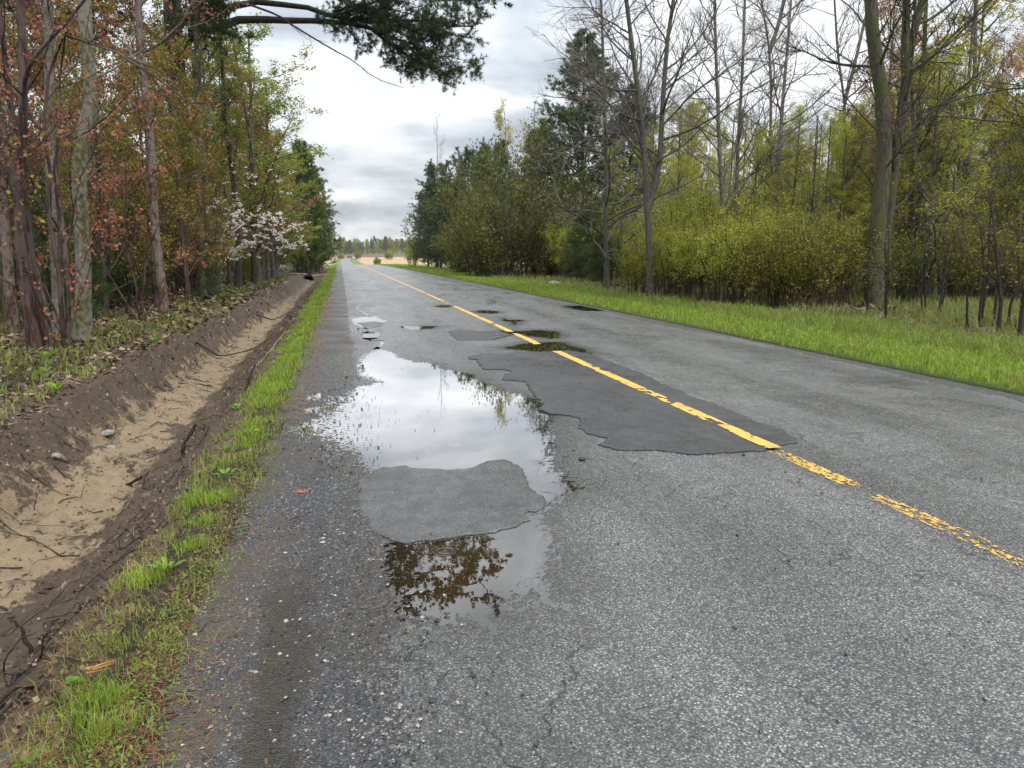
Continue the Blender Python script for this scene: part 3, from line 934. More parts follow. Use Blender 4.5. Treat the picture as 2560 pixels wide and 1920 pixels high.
def patch_mesh(name, poly, z, mat, seed, inset=.014, drop=.03):
    r = np.random.default_rng(seed)
    P = np.array(poly)
    pts = []
    for a, b in zip(P, np.roll(P, -1, 0)):
        n = max(1, int(np.linalg.norm(b - a) / .045))
        for i in range(n):
            pts.append(a + (b - a) * i / n)
    P = np.array(pts)
    nrm = np.roll(P, -1, 0) - np.roll(P, 1, 0)
    nrm = unit(np.stack([nrm[:, 1], -nrm[:, 0]], -1))
    area = .5 * np.sum(P[:, 0] * np.roll(P[:, 1], -1) - P[:, 1] * np.roll(P[:, 0], -1))
    if area < 0:
        nrm = -nrm
    P = P + nrm * r.uniform(-.018, .018, (len(P), 1)) + nrm * (vn(P[:, 0], P[:, 1], .12, seed)[:, None] - .5) * .05
    I = P - nrm * inset
    n = len(P)
    bm = bmesh.new()
    top = [bm.verts.new((x, y, z + .004 * (vn(x, y, .3, 3) - .5))) for x, y in I]
    mid = [bm.verts.new((x, y, z - .007)) for x, y in P]
    bot = [bm.verts.new((x, y, z - drop)) for x, y in P]
    f = bm.faces.new(top)
    for i in range(n):
        j = (i + 1) % n
        bm.faces.new((mid[i], mid[j], top[j], top[i]))
        bm.faces.new((bot[i], bot[j], mid[j], mid[i]))
    bmesh.ops.triangulate(bm, faces=[f])
    bmesh.ops.recalc_face_normals(bm, faces=bm.faces)
    me = bpy.data.meshes.new(name)
    bm.to_mesh(me)
    bm.free()
    me.materials.append(mat)
    return me


PZ = .016
link('asphalt_patch', patch_mesh('asphalt_patch', BIGPATCH, PZ, M_PATCH, 1), road, label='long smooth dark patch under the yellow line')
link('asphalt_patch', patch_mesh('asphalt_patch', ISLAND, .006, M_PATCH2, 2), road, label='worn grey patch standing out of the large puddle')
link('asphalt_patch', patch_mesh('asphalt_patch', PATCH2, .010, M_PATCH, 3), road, label='small dark patch left of the yellow line')
link('asphalt_patch', patch_mesh('asphalt_patch', ISL2, .002, M_PATCH2, 4), road, label='small grey patch in the farther puddle')


# yellow centre line: flakes of paint where it is worn, whole on the patch and far away
def line_mesh():
    mb = MB()
    cx, w = 3.235, .135

    def strip(y0, y1, sx_, sy_, worn, zoff, zf):
        nx = int(round(w / sx_))
        ny = int(round((y1 - y0) / sy_))
        xs = np.linspace(cx - w / 2, cx + w / 2, nx + 1)
        ys = np.linspace(y0, y1, ny + 1)
        Xg, Yg = np.meshgrid(xs, ys)
        Xw = Xg + .016 * (fbm(Yg, Xg * 0, .35, 81, 3) - .5)
        Zg = zf(Xg, Yg) + zoff
        V = np.stack([Xw, Yg, Zg], -1).reshape(-1, 3)
        i = np.arange(ny)[:, None] * (nx + 1) + np.arange(nx)[None, :]
        F = np.stack([i, i + 1, i + nx + 2, i + nx + 1], -1)
        if worn is not None:
            keep = worn(Xg[:-1, :-1], Yg[:-1, :-1])
            F = F[keep]
        F = F.reshape(-1, 4)
        used = np.unique(F)
        mp = np.full(len(V), -1)
        mp[used] = np.arange(len(used))
        mb.add(V[used], mp[F])

    def worn_near(X, Y):
        n = .66 * fbm(X, Y * .5, .017, 82, 3) + .34 * fbm(X, Y, .25, 84, 2) + (hash2(np.round(X * 4000), np.round(Y * 4000), 5) - .5) * .22
        thr = np.interp(Y, [1.5, 2.6, 3.3, 3.85, 3.95, 4.12, 4.2, 4.5, 5.02], [.50, .49, .47, .46, .36, .30, .44, .475, .50])
        return (n < thr) & (np.abs(Y - 4.05 + .25 * (fbm(X, Y, .06, 85, 2) - .5)) > .085)

    def worn_mid(X, Y):
        n = .5 * fbm(X, Y * .5, .12, 86, 3) + .5 * fbm(X, Y, .8, 87, 2)
        edge = np.abs(X - cx) > .055
        return n < np.where(edge, .52, .59)

    def worn_patch(X, Y):
        n = .55 * fbm(X, Y * .6, .07, 88, 3) + .45 * fbm(X, Y, .5, 89, 2)
        return (n < .635 - .06 * (np.abs(X - cx) > .05)) & (np.abs(Y - 7.72 + (X - cx) * .3) > .03)

    rz = lambda X, Y: road_z(X, Y)
    strip(1.2, 5.05, .004, .0075, worn_near, .0042, rz)
    strip(5.08, 11.2, .0075, .02, worn_patch, .0045, lambda X, Y: PZ + .004 * (vn(X, Y, .3, 3) - .5))
    strip(11.25, 30, .012, .05, worn_mid, .0042, rz)
    strip(30, 300, .0675, 2.0, None, .006, rz)
    return mb.mesh('centre_line', M_YELLOW)


link('centre_line', line_mesh(), road)

# far land: fields, cross road
def sheet(name, xs, ys, off, mat):
    return link(name, grid_mesh(name, xs, ys, lambda X, Y: terrain(X, Y) + off, mat), kind='structure')


M_STUBBLE = mat_field('stubble', (.30, .20, .115), (.48, .36, .22), .5)
M_PLOWED = mat_field('plowed_soil', (.11, .075, .06), (.17, .125, .10), .3)
M_WINTERWHEAT = mat_field('young_crop', (.10, .22, .07), (.14, .28, .10), .2)
M_TRACK = mat_field('pale_cross_road', (.42, .40, .37), (.52, .50, .47), .3)
sheet('stubble_field', spaced([(13, 4), (60, 20), (700,)]), spaced([(250, 8), (728,)]), .12, M_STUBBLE)
sheet('stubble_field', spaced([(-400, 20), (-40, 4), (-5,)]), spaced([(250, 8), (728,)]), .12, M_STUBBLE)
sheet('plowed_field', spaced([(-500, 20), (700,)]), spaced([(800, 10), (960,)]), .15, M_PLOWED)
sheet('stubble_field', spaced([(-500, 20), (700,)]), spaced([(742, 6), (798,)]), .14, M_STUBBLE)
sheet('crop_field', spaced([(70, 15), (700,)]), spaced([(962, 15), (1250,)]), .2, M_WINTERWHEAT)
sheet('cross_road', spaced([(-300, 10), (300,)]), spaced([(730, 3), (739,)]), .2, M_TRACK)
sheet('gravel_driveway', spaced([(-14, .5), (-.9,)]), spaced([(60.5, .5), (64.5,)]), .05, mat_field('driveway_gravel', (.13, .09, .065), (.24, .18, .13), 3))

# thin damp air: one closed box round camera and scene
mh = bpy.data.materials.new('damp_air')
mh.use_nodes = True
mh.node_tree.nodes.clear()
vo = mh.node_tree.nodes.new('ShaderNodeVolumePrincipled')
vo.inputs['Color'].default_value = (.93, .95, 1, 1)
vo.inputs['Density'].default_value = .00009
mo = mh.node_tree.nodes.new('ShaderNodeOutputMaterial')
mh.node_tree.links.new(vo.outputs[0], mo.inputs['Volume'])
mbh = MB()
mbh.box((60, 735, 27), (1340, 1560, 66))
link('haze', mbh.mesh('haze', mh), kind='stuff')

# ------------------------------------------------------------------ plants: growing branches
def pathify(pts, n):
    pts = np.array(pts, float)
    s = np.concatenate([[0], np.cumsum(np.linalg.norm(np.diff(pts, axis=0), axis=1))])
    t = np.linspace(0, s[-1], n)
    return np.stack([np.interp(t, s, pts[:, i]) for i in range(3)], -1)


def perp_rand(rng, T):
    v = rng.normal(size=T.shape)
    v -= (v * T).sum(-1, keepdims=True) * T
    return unit(v)


def kids(rng, P, Rr, n, t0, t1, ang, asd, Lf, nseg, wig, up, rr=.6, rmin=.002, taper=.35, even=False, dirbias=None):
    """n branches on each parent path; Lf(t, parent_length) gives lengths"""
    B, m, _ = P.shape
    idx = np.repeat(np.arange(B), n)
    M = len(idx)
    t = rng.uniform(t0, t1, M)
    if even:
        t = np.tile(np.linspace(t0, t1, n), B) + rng.uniform(-.5, .5, M) * (t1 - t0) / max(n, 1)
        t = np.clip(t, 0, .999)
    f = t * (m - 1)
    i = np.minimum(f.astype(int), m - 2)
    w = (f - i)[:, None]
    p0 = P[idx, i] * (1 - w) + P[idx, i + 1] * w
    T = unit(P[idx, i + 1] - P[idx, i])
    r0 = Rr[idx, i] * (1 - w[:, 0]) + Rr[idx, i + 1] * w[:, 0]
    pl = np.linalg.norm(np.diff(P, axis=1), axis=2).sum(1)[idx]
    a = np.radians(rng.normal(ang, asd, M))[:, None]
    q = perp_rand(rng, T)
    if dirbias is not None:
        q = q + np.array(dirbias)
        q -= (q * T).sum(-1, keepdims=True) * T
        q = unit(q)
    d = np.cos(a) * T + np.sin(a) * q
    ln = Lf(t, pl) * rng.uniform(.7, 1.25, M)
    C = np.empty((M, nseg + 1, 3))
    C[:, 0] = p0
    for s in range(nseg):
        d = unit(d + rng.normal(size=(M, 3)) * wig + np.array([0, 0, up]) / nseg)
        C[:, s + 1] = C[:, s] + d * (ln / nseg)[:, None]
    ra = np.maximum(np.minimum(r0 * rr, .0135 * ln + .002), rmin)
    Rc = ra[:, None] * np.linspace(1, taper, nseg + 1)[None]
    return C, np.maximum(Rc, rmin * .6)


def on_paths(rng, P, n, t0=.1, t1=1.0):
    B, m, _ = P.shape
    idx = np.repeat(np.arange(B), n)
    t = rng.uniform(t0, t1, len(idx))
    f = t * (m - 1)
    i = np.minimum(f.astype(int), m - 2)
    w = (f - i)[:, None]
    return P[idx, i] * (1 - w) + P[idx, i + 1] * w, unit(P[idx, i + 1] - P[idx, i])


def leafset(rng, mb, P, n, size, mat, spread=.03, droop=0.0, t0=.15, per=1, aspect=.42):
    C, T = on_paths(rng, P, n, t0)
    C = np.repeat(C, per, 0)
    T = np.repeat(T, per, 0)
    C = C + rng.normal(size=C.shape) * spread
    A = unit(rng.normal(size=C.shape) + T * .6 + np.array([0, 0, -droop]))
    ln = size * rng.uniform(.6, 1.3, (len(C), 1))
    W = perp_rand(rng, A) * ln * aspect
    mb.leaves(C, A * ln, W, mat)


def trunk_path(rng, H, lean=.04, n=14, wob=.012):
    z = np.linspace(0, H, n)
    d = rng.normal(size=2) * lean
    P = np.zeros((n, 3))
    P[:, 2] = z
    P[:, :2] = d * (z / H)[:, None] * H * .5 + np.cumsum(rng.normal(size=(n, 2)) * wob * H / n * 2, 0)
    P[0, :2] = 0
    return P


def trunk_rad(r, n, top=.25, flare=1.3):
    k = np.linspace(1, top, n)
    k[0] *= flare
    k[1] *= 1 + (flare - 1) * .2
    return r * k


def broad_tree(seed, H, r, limbs=16, lt=(.3, .97), llen=.26, lang=52, lup=.5, br=6, blen=.42, tw=5, twlen=.42, leaf=None, leafn=6, leafsz=.05, per=1,
               droop=0.0, mats=None, path=None, extra=None, spread=.04, top=.22, twig_r=.004, wig=.10, brt0=.25, budonly=False, leaf2=None, llen_top=.35):
    """trunk + limbs in one mesh, twigs + leaves in another; returns (trunk mesh, crown mesh)"""
    rng = np.random.default_rng(seed)
    TP = trunk_path(rng, H) if path is None else pathify(path, 18)
    n = len(TP)
    tr = MB()
    TR = trunk_rad(r, n, top)
    tr.tubes(TP[None], TR[None], 9)
    roots = [(TP, TR)]
    for e, er in (extra or []):
        E_ = pathify(e, 12)
        ER = er * np.linspace(1, top * 1.3, 12)
        tr.tubes(E_[None], ER[None], 8)
        roots.append((E_, ER))
    cr = MB()
    allB = []
    for (P, Rr) in roots:
        hh = np.linalg.norm(np.diff(P, axis=0), axis=1).sum()
        nl = max(3, int(limbs * hh / H)) if P is not TP else limbs
        t0 = lt[0] if P is TP else .05
        C, Rc = kids(rng, P[None], Rr[None], nl, t0, lt[1], lang, 10, lambda t, pl: llen * H * (1 - (1 - llen_top) * t), 7, wig, lup, .5, twig_r, .3, even=True)
        tr.tubes(C, Rc, 5)
        allB.append((C, Rc))
    C = np.concatenate([c for c, _ in allB])
    Rc = np.concatenate([c for _, c in allB])
    C2, R2 = kids(rng, C, Rc, br, brt0, 1.0, 42, 14, lambda t, pl: pl * blen * (1 - .45 * t) + .12, 5, wig * 1.1, lup * .5, .6, twig_r * .8, .4)
    cr.tubes(C2, R2, 4, 0)
    C3, R3 = kids(rng, C2, R2, tw, .15, 1.0, 42, 15, lambda t, pl: pl * twlen * (1 - .4 * t) + .06, 3, wig * 1.2, lup * .3, .6, twig_r * .6, .5)
    cr.tubes(C3, R3, 3, 0)
    if leaf is not None:
        leafset(rng, cr, C3, leafn, leafsz, 1, spread, droop, .1, per)
        leafset(rng, cr, C2, max(1, leafn // 2), leafsz, 2 if leaf2 else 1, spread, droop, .3, per)
    bm_, tm_ = mats
    ml = [tm_] + ([leaf] if leaf is not None else []) + ([leaf2] if leaf2 is not None else [])
    return tr.mesh('trunk', bm_, True), cr.mesh('crown', ml)


def shrub(seed, H, W, stems, leaf, leafn, leafsz, mats, r=.018, per=1, spread=.05, bare=.25, tw=6, leaf2=None, dome=.35):
    rng = np.random.default_rng(seed)
    a = rng.uniform(0, 2 * np.pi, stems)
    rad = np.sqrt(rng.uniform(0, 1, stems))
    base = np.stack([np.cos(a) * rad * W * .28, np.sin(a) * rad * W * .28, np.full(stems, -.15)], -1)
    tip = np.stack([np.cos(a) * rad * W * .5, np.sin(a) * rad * W * .5, H * (1 - dome * rad ** 2) * rng.uniform(.75, 1.05, stems)], -1)
    n = 7
    t = np.linspace(0, 1, n)[None, :, None]
    P = base[:, None] * (1 - t) + tip[:, None] * t
    P[:, :, :2] += (base[:, None, :2] - tip[:, None, :2]) * (.28 * np.sin(np.pi * t))
    P[:, 1:] += np.cumsum(rng.normal(size=(stems, n - 1, 3)) * .03 * H / 3, 1)
    Rr = (r * rng.uniform(.6, 1.3, (stems, 1))) * np.linspace(1, .3, n)[None]
    tr = MB()
    tr.tubes(P, Rr, 5)
    cr = MB()
    C2, R2 = kids(rng, P, Rr, tw, bare, 1.0, 38, 14, lambda t, pl: pl * .30 * (1.15 - .6 * t), 5, .13, .35, .6, .0035, .4)
    cr.tubes(C2, R2, 4, 0)
    C3, R3 = kids(rng, C2, R2, 5, .1, 1.0, 42, 15, lambda t, pl: pl * .45, 3, .15, .1, .6, .0025, .5)
    cr.tubes(C3, R3, 3, 0)
    leafset(rng, cr, C3, leafn, leafsz, 1, spread, 0, .05, per)
    leafset(rng, cr, C2, leafn, leafsz, 2 if leaf2 else 1, spread, 0, .1, per)
    ml = [mats[1], leaf] + ([leaf2] if leaf2 else [])
    return tr.mesh('stems', mats[0], True), cr.mesh('crown', ml)


def tufts(rng, mb, P, n, k, ln, wd, mat, t0=.25):
    """needle tufts along paths"""
    C, T = on_paths(rng, P, n, t0)
    C = np.repeat(C, k, 0)
    T = np.repeat(T, k, 0)
    A = unit(T * .55 + perp_rand(rng, T) * rng.uniform(.35, 1.1, (len(T), 1)) + np.array([0, 0, .12]))
    l = ln * rng.uniform(.7, 1.2, (len(C), 1))
    W = perp_rand(rng, A) * wd
    mb.spikes(C, A * l, W, mat)


def pine(seed, H, r, Rmax, needle, mats, whorl=.5, per=5, low=.06, shape=1.0, tw=9, tn=4, k=8, nl=.16, nw=.008, up=.35, path=None, ang=76):
    rng = np.random.default_rng(seed)
    TP = trunk_path(rng, H, .01, 16, .004) if path is None else pathify(path, 18)
    TR = trunk_rad(r, len(TP), .08, 1.2)
    tr = MB()
    tr.tubes(TP[None], TR[None], 8)
    n = int(H * (1 - low) / whorl)
    C, Rc = kids(rng, TP[None], TR[None], n * per, low, .985, ang, 8,
                 lambda t, pl: Rmax * np.minimum(1.0, (1.03 - t) ** shape * 1.15 * np.interp(t, [0, .25], [.75, 1])), 7, .07, up, .45, .004, .3, even=True)
    tr.tubes(C, Rc, 4)
    cr = MB()
    C2, R2 = kids(rng, C, Rc, tw, .18, 1.0, 48, 12, lambda t, pl: pl * .36 * (1.1 - .65 * t) + .10, 3, .10, .25, .5, .003, .5)
    cr.tubes(C2, R2, 3, 0)
    tufts(rng, cr, C2, tn, k, nl, nw, 1, .15)
    tufts(rng, cr, C, tn + 2, k, nl, nw, 1, .45)
    return tr.mesh('trunk', mats[0], True), cr.mesh('crown', [mats[1], needle])


def plant(name, meshes, label, cat, loc, rz=0, sc=1.0, group=None, parts=('trunk', 'crown')):
    t = thing(name, label, cat, (loc[0], loc[1], loc[2] if len(loc) > 2 else float(terrain(loc[0], loc[1])) - .03), rz, group, sc)
    for pn, me in zip(parts, meshes):
        link(pn, me, t)
    return t


def hero(name, label, cat, path, r, group=None, **kw):
    """a tree whose trunk follows a measured path (world metres); built in place round its own base"""
    b = np.array(path[0], float)
    b[2] = float(terrain(b[0], b[1])) - .05
    P = np.array(path, float) - b
    P[0] = 0
    ex = [(np.array(e, float) - b, er) for e, er in kw.pop('extra', [])]
    H = P[-1, 2]
    m = broad_tree(kw.pop('seed'), H, r, path=P, extra=ex, **kw)
    return plant(name, m, label, cat, b, group=group)


# ------------------------------------------------------------------ left-hand wood: trunks by the ditch
RED = dict(leaf=M_LEAF_RED, leafsz=.05, per=4, droop=1.1, spread=.03)
hero('maple_tree', 'dark shaggy wet trunk with peeling red bark, thicker of the twin stems', 'tree',
     [(-4.42, 12.2, 0), (-4.46, 12.2, .8), (-4.47, 12.2, 1.3), (-4.45, 12.2, 2.), (-4.36, 12.2, 2.7), (-4.25, 12.2, 3.4), (-4.2, 12.25, 4.2), (-4.15, 12.3, 5.2), (-4.1, 12.5, 9)], .085, seed=11,
     extra=[([(-4.25, 12.2, 3.4), (-4.07, 11.9, 3.93), (-3.82, 11.8, 4.22), (-3.5, 11.8, 4.54), (-3.2, 11.8, 4.9), (-2.8, 11.7, 5.5)], .034)],
     limbs=12, llen=.16, br=4, tw=4, leafn=1, mats=(M_BARK_RED, M_TWIG_DARK), **RED)
hero('maple_tree', 'dark slender stem leaning against the shaggy red-barked trunk', 'tree',
     [(-4.36, 12.55, 0), (-4.42, 12.5, .5), (-4.45, 12.5, 1.2), (-4.43, 12.5, 2.2), (-4.5, 12.5, 3.4), (-4.52, 12.5, 5), (-4.7, 12.6, 8)], .065, seed=12,
     limbs=9, llen=.15, br=4, tw=3, leafn=1, mats=(M_BARK_RED, M_TWIG_DARK), **RED)
hero('maple_tree', 'leftmost orange-brown trunk at the edge of the wood', 'tree',
     [(-5.69, 14.8, 0), (-5.65, 14.8, .9), (-5.64, 14.8, 1.5), (-5.6, 14.8, 2.4), (-5.62, 14.8, 3.2), (-5.75, 14.8, 5), (-5.8, 14.9, 9)], .095, seed=13,
     limbs=12, llen=.2, br=5, tw=4, leafn=1, mats=(M_BARK_TAN, M_TWIG_DARK), leaf=M_LEAF_AMBER, leafsz=.06, per=3, droop=.8)
hero('maple_tree', 'mottled grey lichen trunk just right of the leftmost orange-brown trunk', 'tree',
     [(-5.35, 15.4, 0), (-5.5, 15.4, 1.6), (-5.7, 15.4, 3.2), (-5.8, 15.4, 5), (-5.9, 15.5, 10)], .095, seed=14,
     limbs=12, llen=.18, br=4, tw=4, leafn=1, mats=(M_BARK_GREY, M_TWIG_DARK), **RED)
hero('maple_tree', 'pale grey trunk with dark knots, left of the greenish trunk', 'tree',
     [(-4.68, 14, 0), (-4.66, 14, .4), (-4.63, 14, 1.1), (-4.6, 14, 2.), (-4.56, 14, 2.9), (-4.5, 14, 3.5), (-4.45, 14, 4.3), (-4.4, 14, 4.9), (-4.33, 14, 5.6), (-4.2, 14.1, 10)], .092, seed=15,
     limbs=13, llen=.18, br=4, tw=4, leafn=1, mats=(M_BARK_PALE, M_TWIG_DARK), top=.5, **RED)
hero('maple_tree', 'stout greenish trunk stained with algae, pale bark above its bend', 'tree',
     [(-4.21, 13.6, 0), (-4.13, 13.6, .9), (-4.06, 13.6, 1.7), (-4.05, 13.6, 2.5), (-3.99, 13.6, 3.2), (-3.88, 13.6, 3.5), (-3.74, 13.6, 3.9), (-3.72, 13.6, 4.27), (-3.76, 13.6, 4.65), (-3.74, 13.6, 5.14), (-3.68, 13.6, 5.6), (-3.6, 13.7, 11)], .125, seed=16,
     limbs=13, llen=.17, br=4, tw=4, leafn=1, mats=(M_BARK_GREEN, M_TWIG_DARK), top=.55, **RED)
hero('maple_tree', 'tan and white blotched trunk at the corner of the bank, first past the greenish trunk', 'tree',
     [(-4.11, 19, 0), (-4.09, 19, .5), (-4.1, 19, 1.2), (-4.15, 19, 1.9), (-4.11, 19, 3.05), (-4.08, 19, 4.16), (-4.12, 19, 5.07), (-4.13, 19, 5.8), (-4.13, 19, 6.5), (-4.11, 19, 7.2), (-4.1, 19.1, 11)], .108, seed=17,
     extra=[([(-4.12, 19, 5.9), (-3.7, 18.9, 6.1), (-3.2, 18.7, 6.5), (-2.7, 18.5, 7.3)], .026)],
     limbs=13, llen=.20, br=5, tw=4, leafn=1, mats=(M_BARK_TAN, M_TWIG_DARK), top=.5, **RED)
hero('grey_tree', 'straight smooth grey trunk beside the massive dark pine', 'tree',
     [(-4.76, 28.5, 0), (-4.75, 28.5, 1.5), (-4.69, 28.5, 3.3), (-4.6, 28.5, 4.7), (-4.48, 28.5, 6.1), (-4.4, 28.5, 12)], .135, seed=18,
     limbs=14, llen=.22, br=5, tw=5, leafn=3, leaf=M_LEAF_AMBER, leafsz=.07, mats=(M_BARK_PALE, M_TWIG_DARK), top=.5)
for i, (x, y, lab) in enumerate([(-4.3, 34, 'dark upright trunk in shade, nearest behind the straight grey trunk'), (-4.2, 39.5, 'dark bare trunk rising out of the white blossoms'), (-5.6, 37, 'thin black trunk between the massive pine and the blossoms')]):
    rg = np.random.default_rng(90 + i)
    hero('dark_trunk_tree', lab, 'tree', [(x, y, 0), (x + rg.normal() * .1, y, 3), (x + rg.normal() * .25, y, 7), (x + rg.normal() * .4, y, 13)], .14, seed=93 + i,
         limbs=14, lt=(.35, .97), llen=.2, br=5, tw=5, leafn=3, leaf=M_LEAF_GREEN, leafsz=.07, mats=(M_BARK_DARK, M_TWIG_DARK))

# near red-leaved understorey and the long dark whips in front of the trunks
def whip_tree(name, label, seed, base, whips, r, leaf, leafsz=.055, n2=5, n3=4, ln=2, per=3, droop=1.0, leaf2=None, tl=.32):
    rng = np.random.default_rng(seed)
    b = np.array(base, float)
    tr, cr = MB(), MB()
    Ps, Rs = [], []
    for w, wr in whips:
        P = pathify(np.array(w, float) - b, 12)
        P[1:-1] += rng.normal(size=(10, 3)) * .018
        Rr = wr * np.linspace(1, .22, 12)
        tr.tubes(P[None], Rr[None], 6)
        Ps.append(P)
        Rs.append(Rr)
    P, Rr = np.array(Ps), np.array(Rs)
    C2, R2 = kids(rng, P, Rr, n2, .12, 1, 42, 12, lambda t, pl: pl * tl * (1.1 - .6 * t), 5, .12, .25, .6, .004, .4)
    cr.tubes(C2, R2, 4, 0)
    C3, R3 = kids(rng, C2, R2, n3, .1, 1, 42, 14, lambda t, pl: pl * .42, 3, .14, .15, .6, .003, .5)
    cr.tubes(C3, R3, 3, 0)
    leafset(rng, cr, C3, ln, leafsz, 1, .03, droop, .4, per)
    leafset(rng, cr, C2, ln, leafsz, 1, .03, droop, .4, per)
    return plant(name, (tr.mesh('trunk', M_BARK_RED, True), cr.mesh('crown', [M_TWIG_DARK, leaf])), label, 'tree', b)


whip_tree('red_maple_sapling', 'red-leaved sapling with long dark drooping whips across the pale trunks', 21, (-4.0, 12.1, .05),
          [([(-4.0, 12.1, 0), (-4.0, 12.1, 2.2), (-3.85, 12, 3.9), (-3.63, 12, 4.47), (-3.07, 12, 4.35), (-2.6, 12, 4.09), (-2.14, 12, 3.75), (-1.43, 12, 3.03)], .035),
           ([(-3.95, 12.1, 0), (-3.85, 12.2, 1.6), (-3.6, 12.2, 2.6), (-3.2, 12, 3.3), (-2.6, 11.8, 3.6)], .02),
           ([(-4.05, 12.1, 0), (-4.3, 12, 1.5), (-4.3, 11.8, 2.3), (-3.8, 11.7, 2.9), (-3.3, 11.6, 3.3)], .02),
           ([(-4.0, 12.1, 0), (-3.8, 11.9, .9), (-3.5, 11.8, 1.5), (-3.1, 11.7, 2.0)], .016)], .03, M_LEAF_RED, ln=2)
whip_tree('red_maple_sapling', 'red-leaved sapling whose broken whip hangs below the overhead branches', 22, (-4.3, 13.1, .05),
          [([(-4.3, 13.1, 0), (-4.2, 13, 2.6), (-3.9, 13, 4.6), (-3.74, 13, 4.92), (-3.46, 13, 4.68), (-3.11, 13, 4.41), (-2.23, 13, 4.14), (-1.45, 13, 3.9)], .03),
           ([(-4.3, 13.1, 0), (-4.6, 13, 1.7), (-4.7, 12.8, 3.0), (-4.4, 12.6, 3.8)], .02),
           ([(-4.3, 13.1, 0), (-3.9, 13.2, 1.3), (-3.5, 13.1, 2.2), (-2.9, 13, 2.7)], .02)], .03, M_LEAF_RED, ln=2)
whip_tree('red_maple_sapling', 'coppery sapling spreading low red sprays in front of the pine trunk', 23, (-4.15, 17.2, .05),
          [([(-4.15, 17.2, 0), (-4.0, 17.2, 1.4), (-3.5, 17, 2.4), (-2.7, 16.8, 3.1)], .024),
           ([(-4.15, 17.2, 0), (-4.3, 17, 1.9), (-4.1, 16.8, 3.3), (-3.4, 16.5, 4.3)], .024),
           ([(-4.15, 17.2, 0), (-3.8, 17, .8), (-3.3, 16.8, 1.3), (-2.9, 16.7, 1.6)], .016),
           ([(-4.2, 17.2, 0), (-4.8, 17, 1.5), (-5.1, 17, 3.1), (-4.7, 16.8, 4.6)], .024)], .03, M_LEAF_RED, ln=2)
whip_tree('amber_sapling', 'amber-leaved sapling at the left edge of the wood', 24, (-4.9, 11.4, .05),
          [([(-4.9, 11.4, 0), (-4.8, 11.4, 1.2), (-4.5, 11.3, 2.0), (-4.0, 11.2, 2.5), (-3.5, 11.2, 2.9)], .02),
           ([(-4.9, 11.4, 0), (-4.9, 11.3, 1.6), (-4.6, 11.2, 2.8), (-4.2, 11.1, 3.5)], .02)], .03, M_LEAF_AMBER, .07, ln=1)

# generic trees for the wood, copied about
redA = broad_tree(31, 7.5, .055, 26, (.10, .98), .28, 50, .35, 6, .45, 5, .45, M_LEAF_RED, 2, .055, 3, 1.0, (M_BARK_TAN, M_TWIG_DARK), spread=.03)
redB = broad_tree(32, 6.0, .045, 26, (.08, .98), .32, 55, .3, 6, .45, 5, .45, M_LEAF_AMBER, 4, .055, 2, .8, (M_BARK_RED, M_TWIG_DARK), spread=.04)
budA = broad_tree(33, 11, .10, 32, (.12, .98), .27, 50, .5, 7, .42, 5, .42, M_LEAF_GREEN, 8, .075, 1, 0, (M_BARK_GREY, M_TWIG_BROWN), spread=.07)
budB = broad_tree(34, 12, .11, 32, (.10, .98), .28, 50, .5, 7, .42, 5, .42, M_LEAF_LIME, 8, .075, 1, 0, (M_BARK_GREY, M_TWIG_GREY), spread=.08)
budC = broad_tree(35, 12, .10, 30, (.12, .98), .26, 46, .5, 7, .42, 5, .42, M_LEAF_YELLOW, 8, .075, 1, 0, (M_BARK_GREY, M_TWIG_GREY), spread=.08)
budD = broad_tree(36, 11, .10, 28, (.2, .98), .25, 46, .5, 6, .42, 5, .42, M_LEAF_CORAL, 7, .07, 1, .3, (M_BARK_GREY, M_TWIG_BROWN), spread=.06)
budE = broad_tree(38, 10, .08, 30, (.08, .98), .28, 50, .4, 7, .42, 5, .42, M_LEAF_OLIVE, 7, .07, 1, 0, (M_BARK_GREY, M_TWIG_BROWN), spread=.07)
bareA = broad_tree(37, 13, .11, 24, (.2, .98), .24, 48, .7, 6, .45, 5, .45, None, 0, 0, 1, 0, (M_BARK_GREY, M_TWIG_GREY))
shA = shrub(41, 3.2, 2.6, 34, M_LEAF_LIME, 7, .055, (M_TWIG_BROWN, M_TWIG_BROWN), leaf2=M_LEAF_GREEN)
shB = shrub(42, 2.6, 2.4, 30, M_LEAF_OLIVE, 7, .055, (M_TWIG_BROWN, M_TWIG_BROWN), leaf2=M_LEAF_LIME)
shC = shrub(43, 2.2, 2.0, 24, M_LEAF_GREEN, 6, .055, (M_TWIG_DARK, M_TWIG_DARK))
shD = shrub(44, 2.4, 2.2, 22, M_LEAF_CORAL, 4, .05, (M_TWIG_BROWN, M_TWIG_BROWN), leaf2=M_LEAF_OLIVE)
pineY = pine(51, 9, .10, 2.4, M_NEEDLE_BRIGHT, (M_BARK_DARK, M_TWIG_DARK), .36, 6, .02, .62, 10, 6, 8, .17, .012)
pineR = pine(54, 9, .10, 2.9, M_NEEDLE, (M_BARK_DARK, M_TWIG_DARK), .40, 6, .02, .42, 10, 5, 8, .19, .015, up=.7, ang=66)
pineG = pine(52, 15, .20, 4.3, M_NEEDLE, (M_BARK_DARK, M_TWIG_DARK), .44, 6, .04, .78, 11, 5, 8, .23, .017)
pineS = pine(53, 2.6, .03, .95, M_NEEDLE_BRIGHT, (M_BARK_DARK, M_TWIG_DARK), .22, 5, .03, .8, 7, 4, 9, .11, .006)

ORD = ['nearest', 'second nearest', 'third nearest', 'fourth nearest', 'fifth nearest', 'sixth nearest', 'seventh nearest', 'eighth nearest', 'ninth nearest', 'tenth nearest'] + [f'{n}th nearest' for n in range(11, 40)]


def bearing(x, y):
    return math.degrees(math.atan2(x, y))


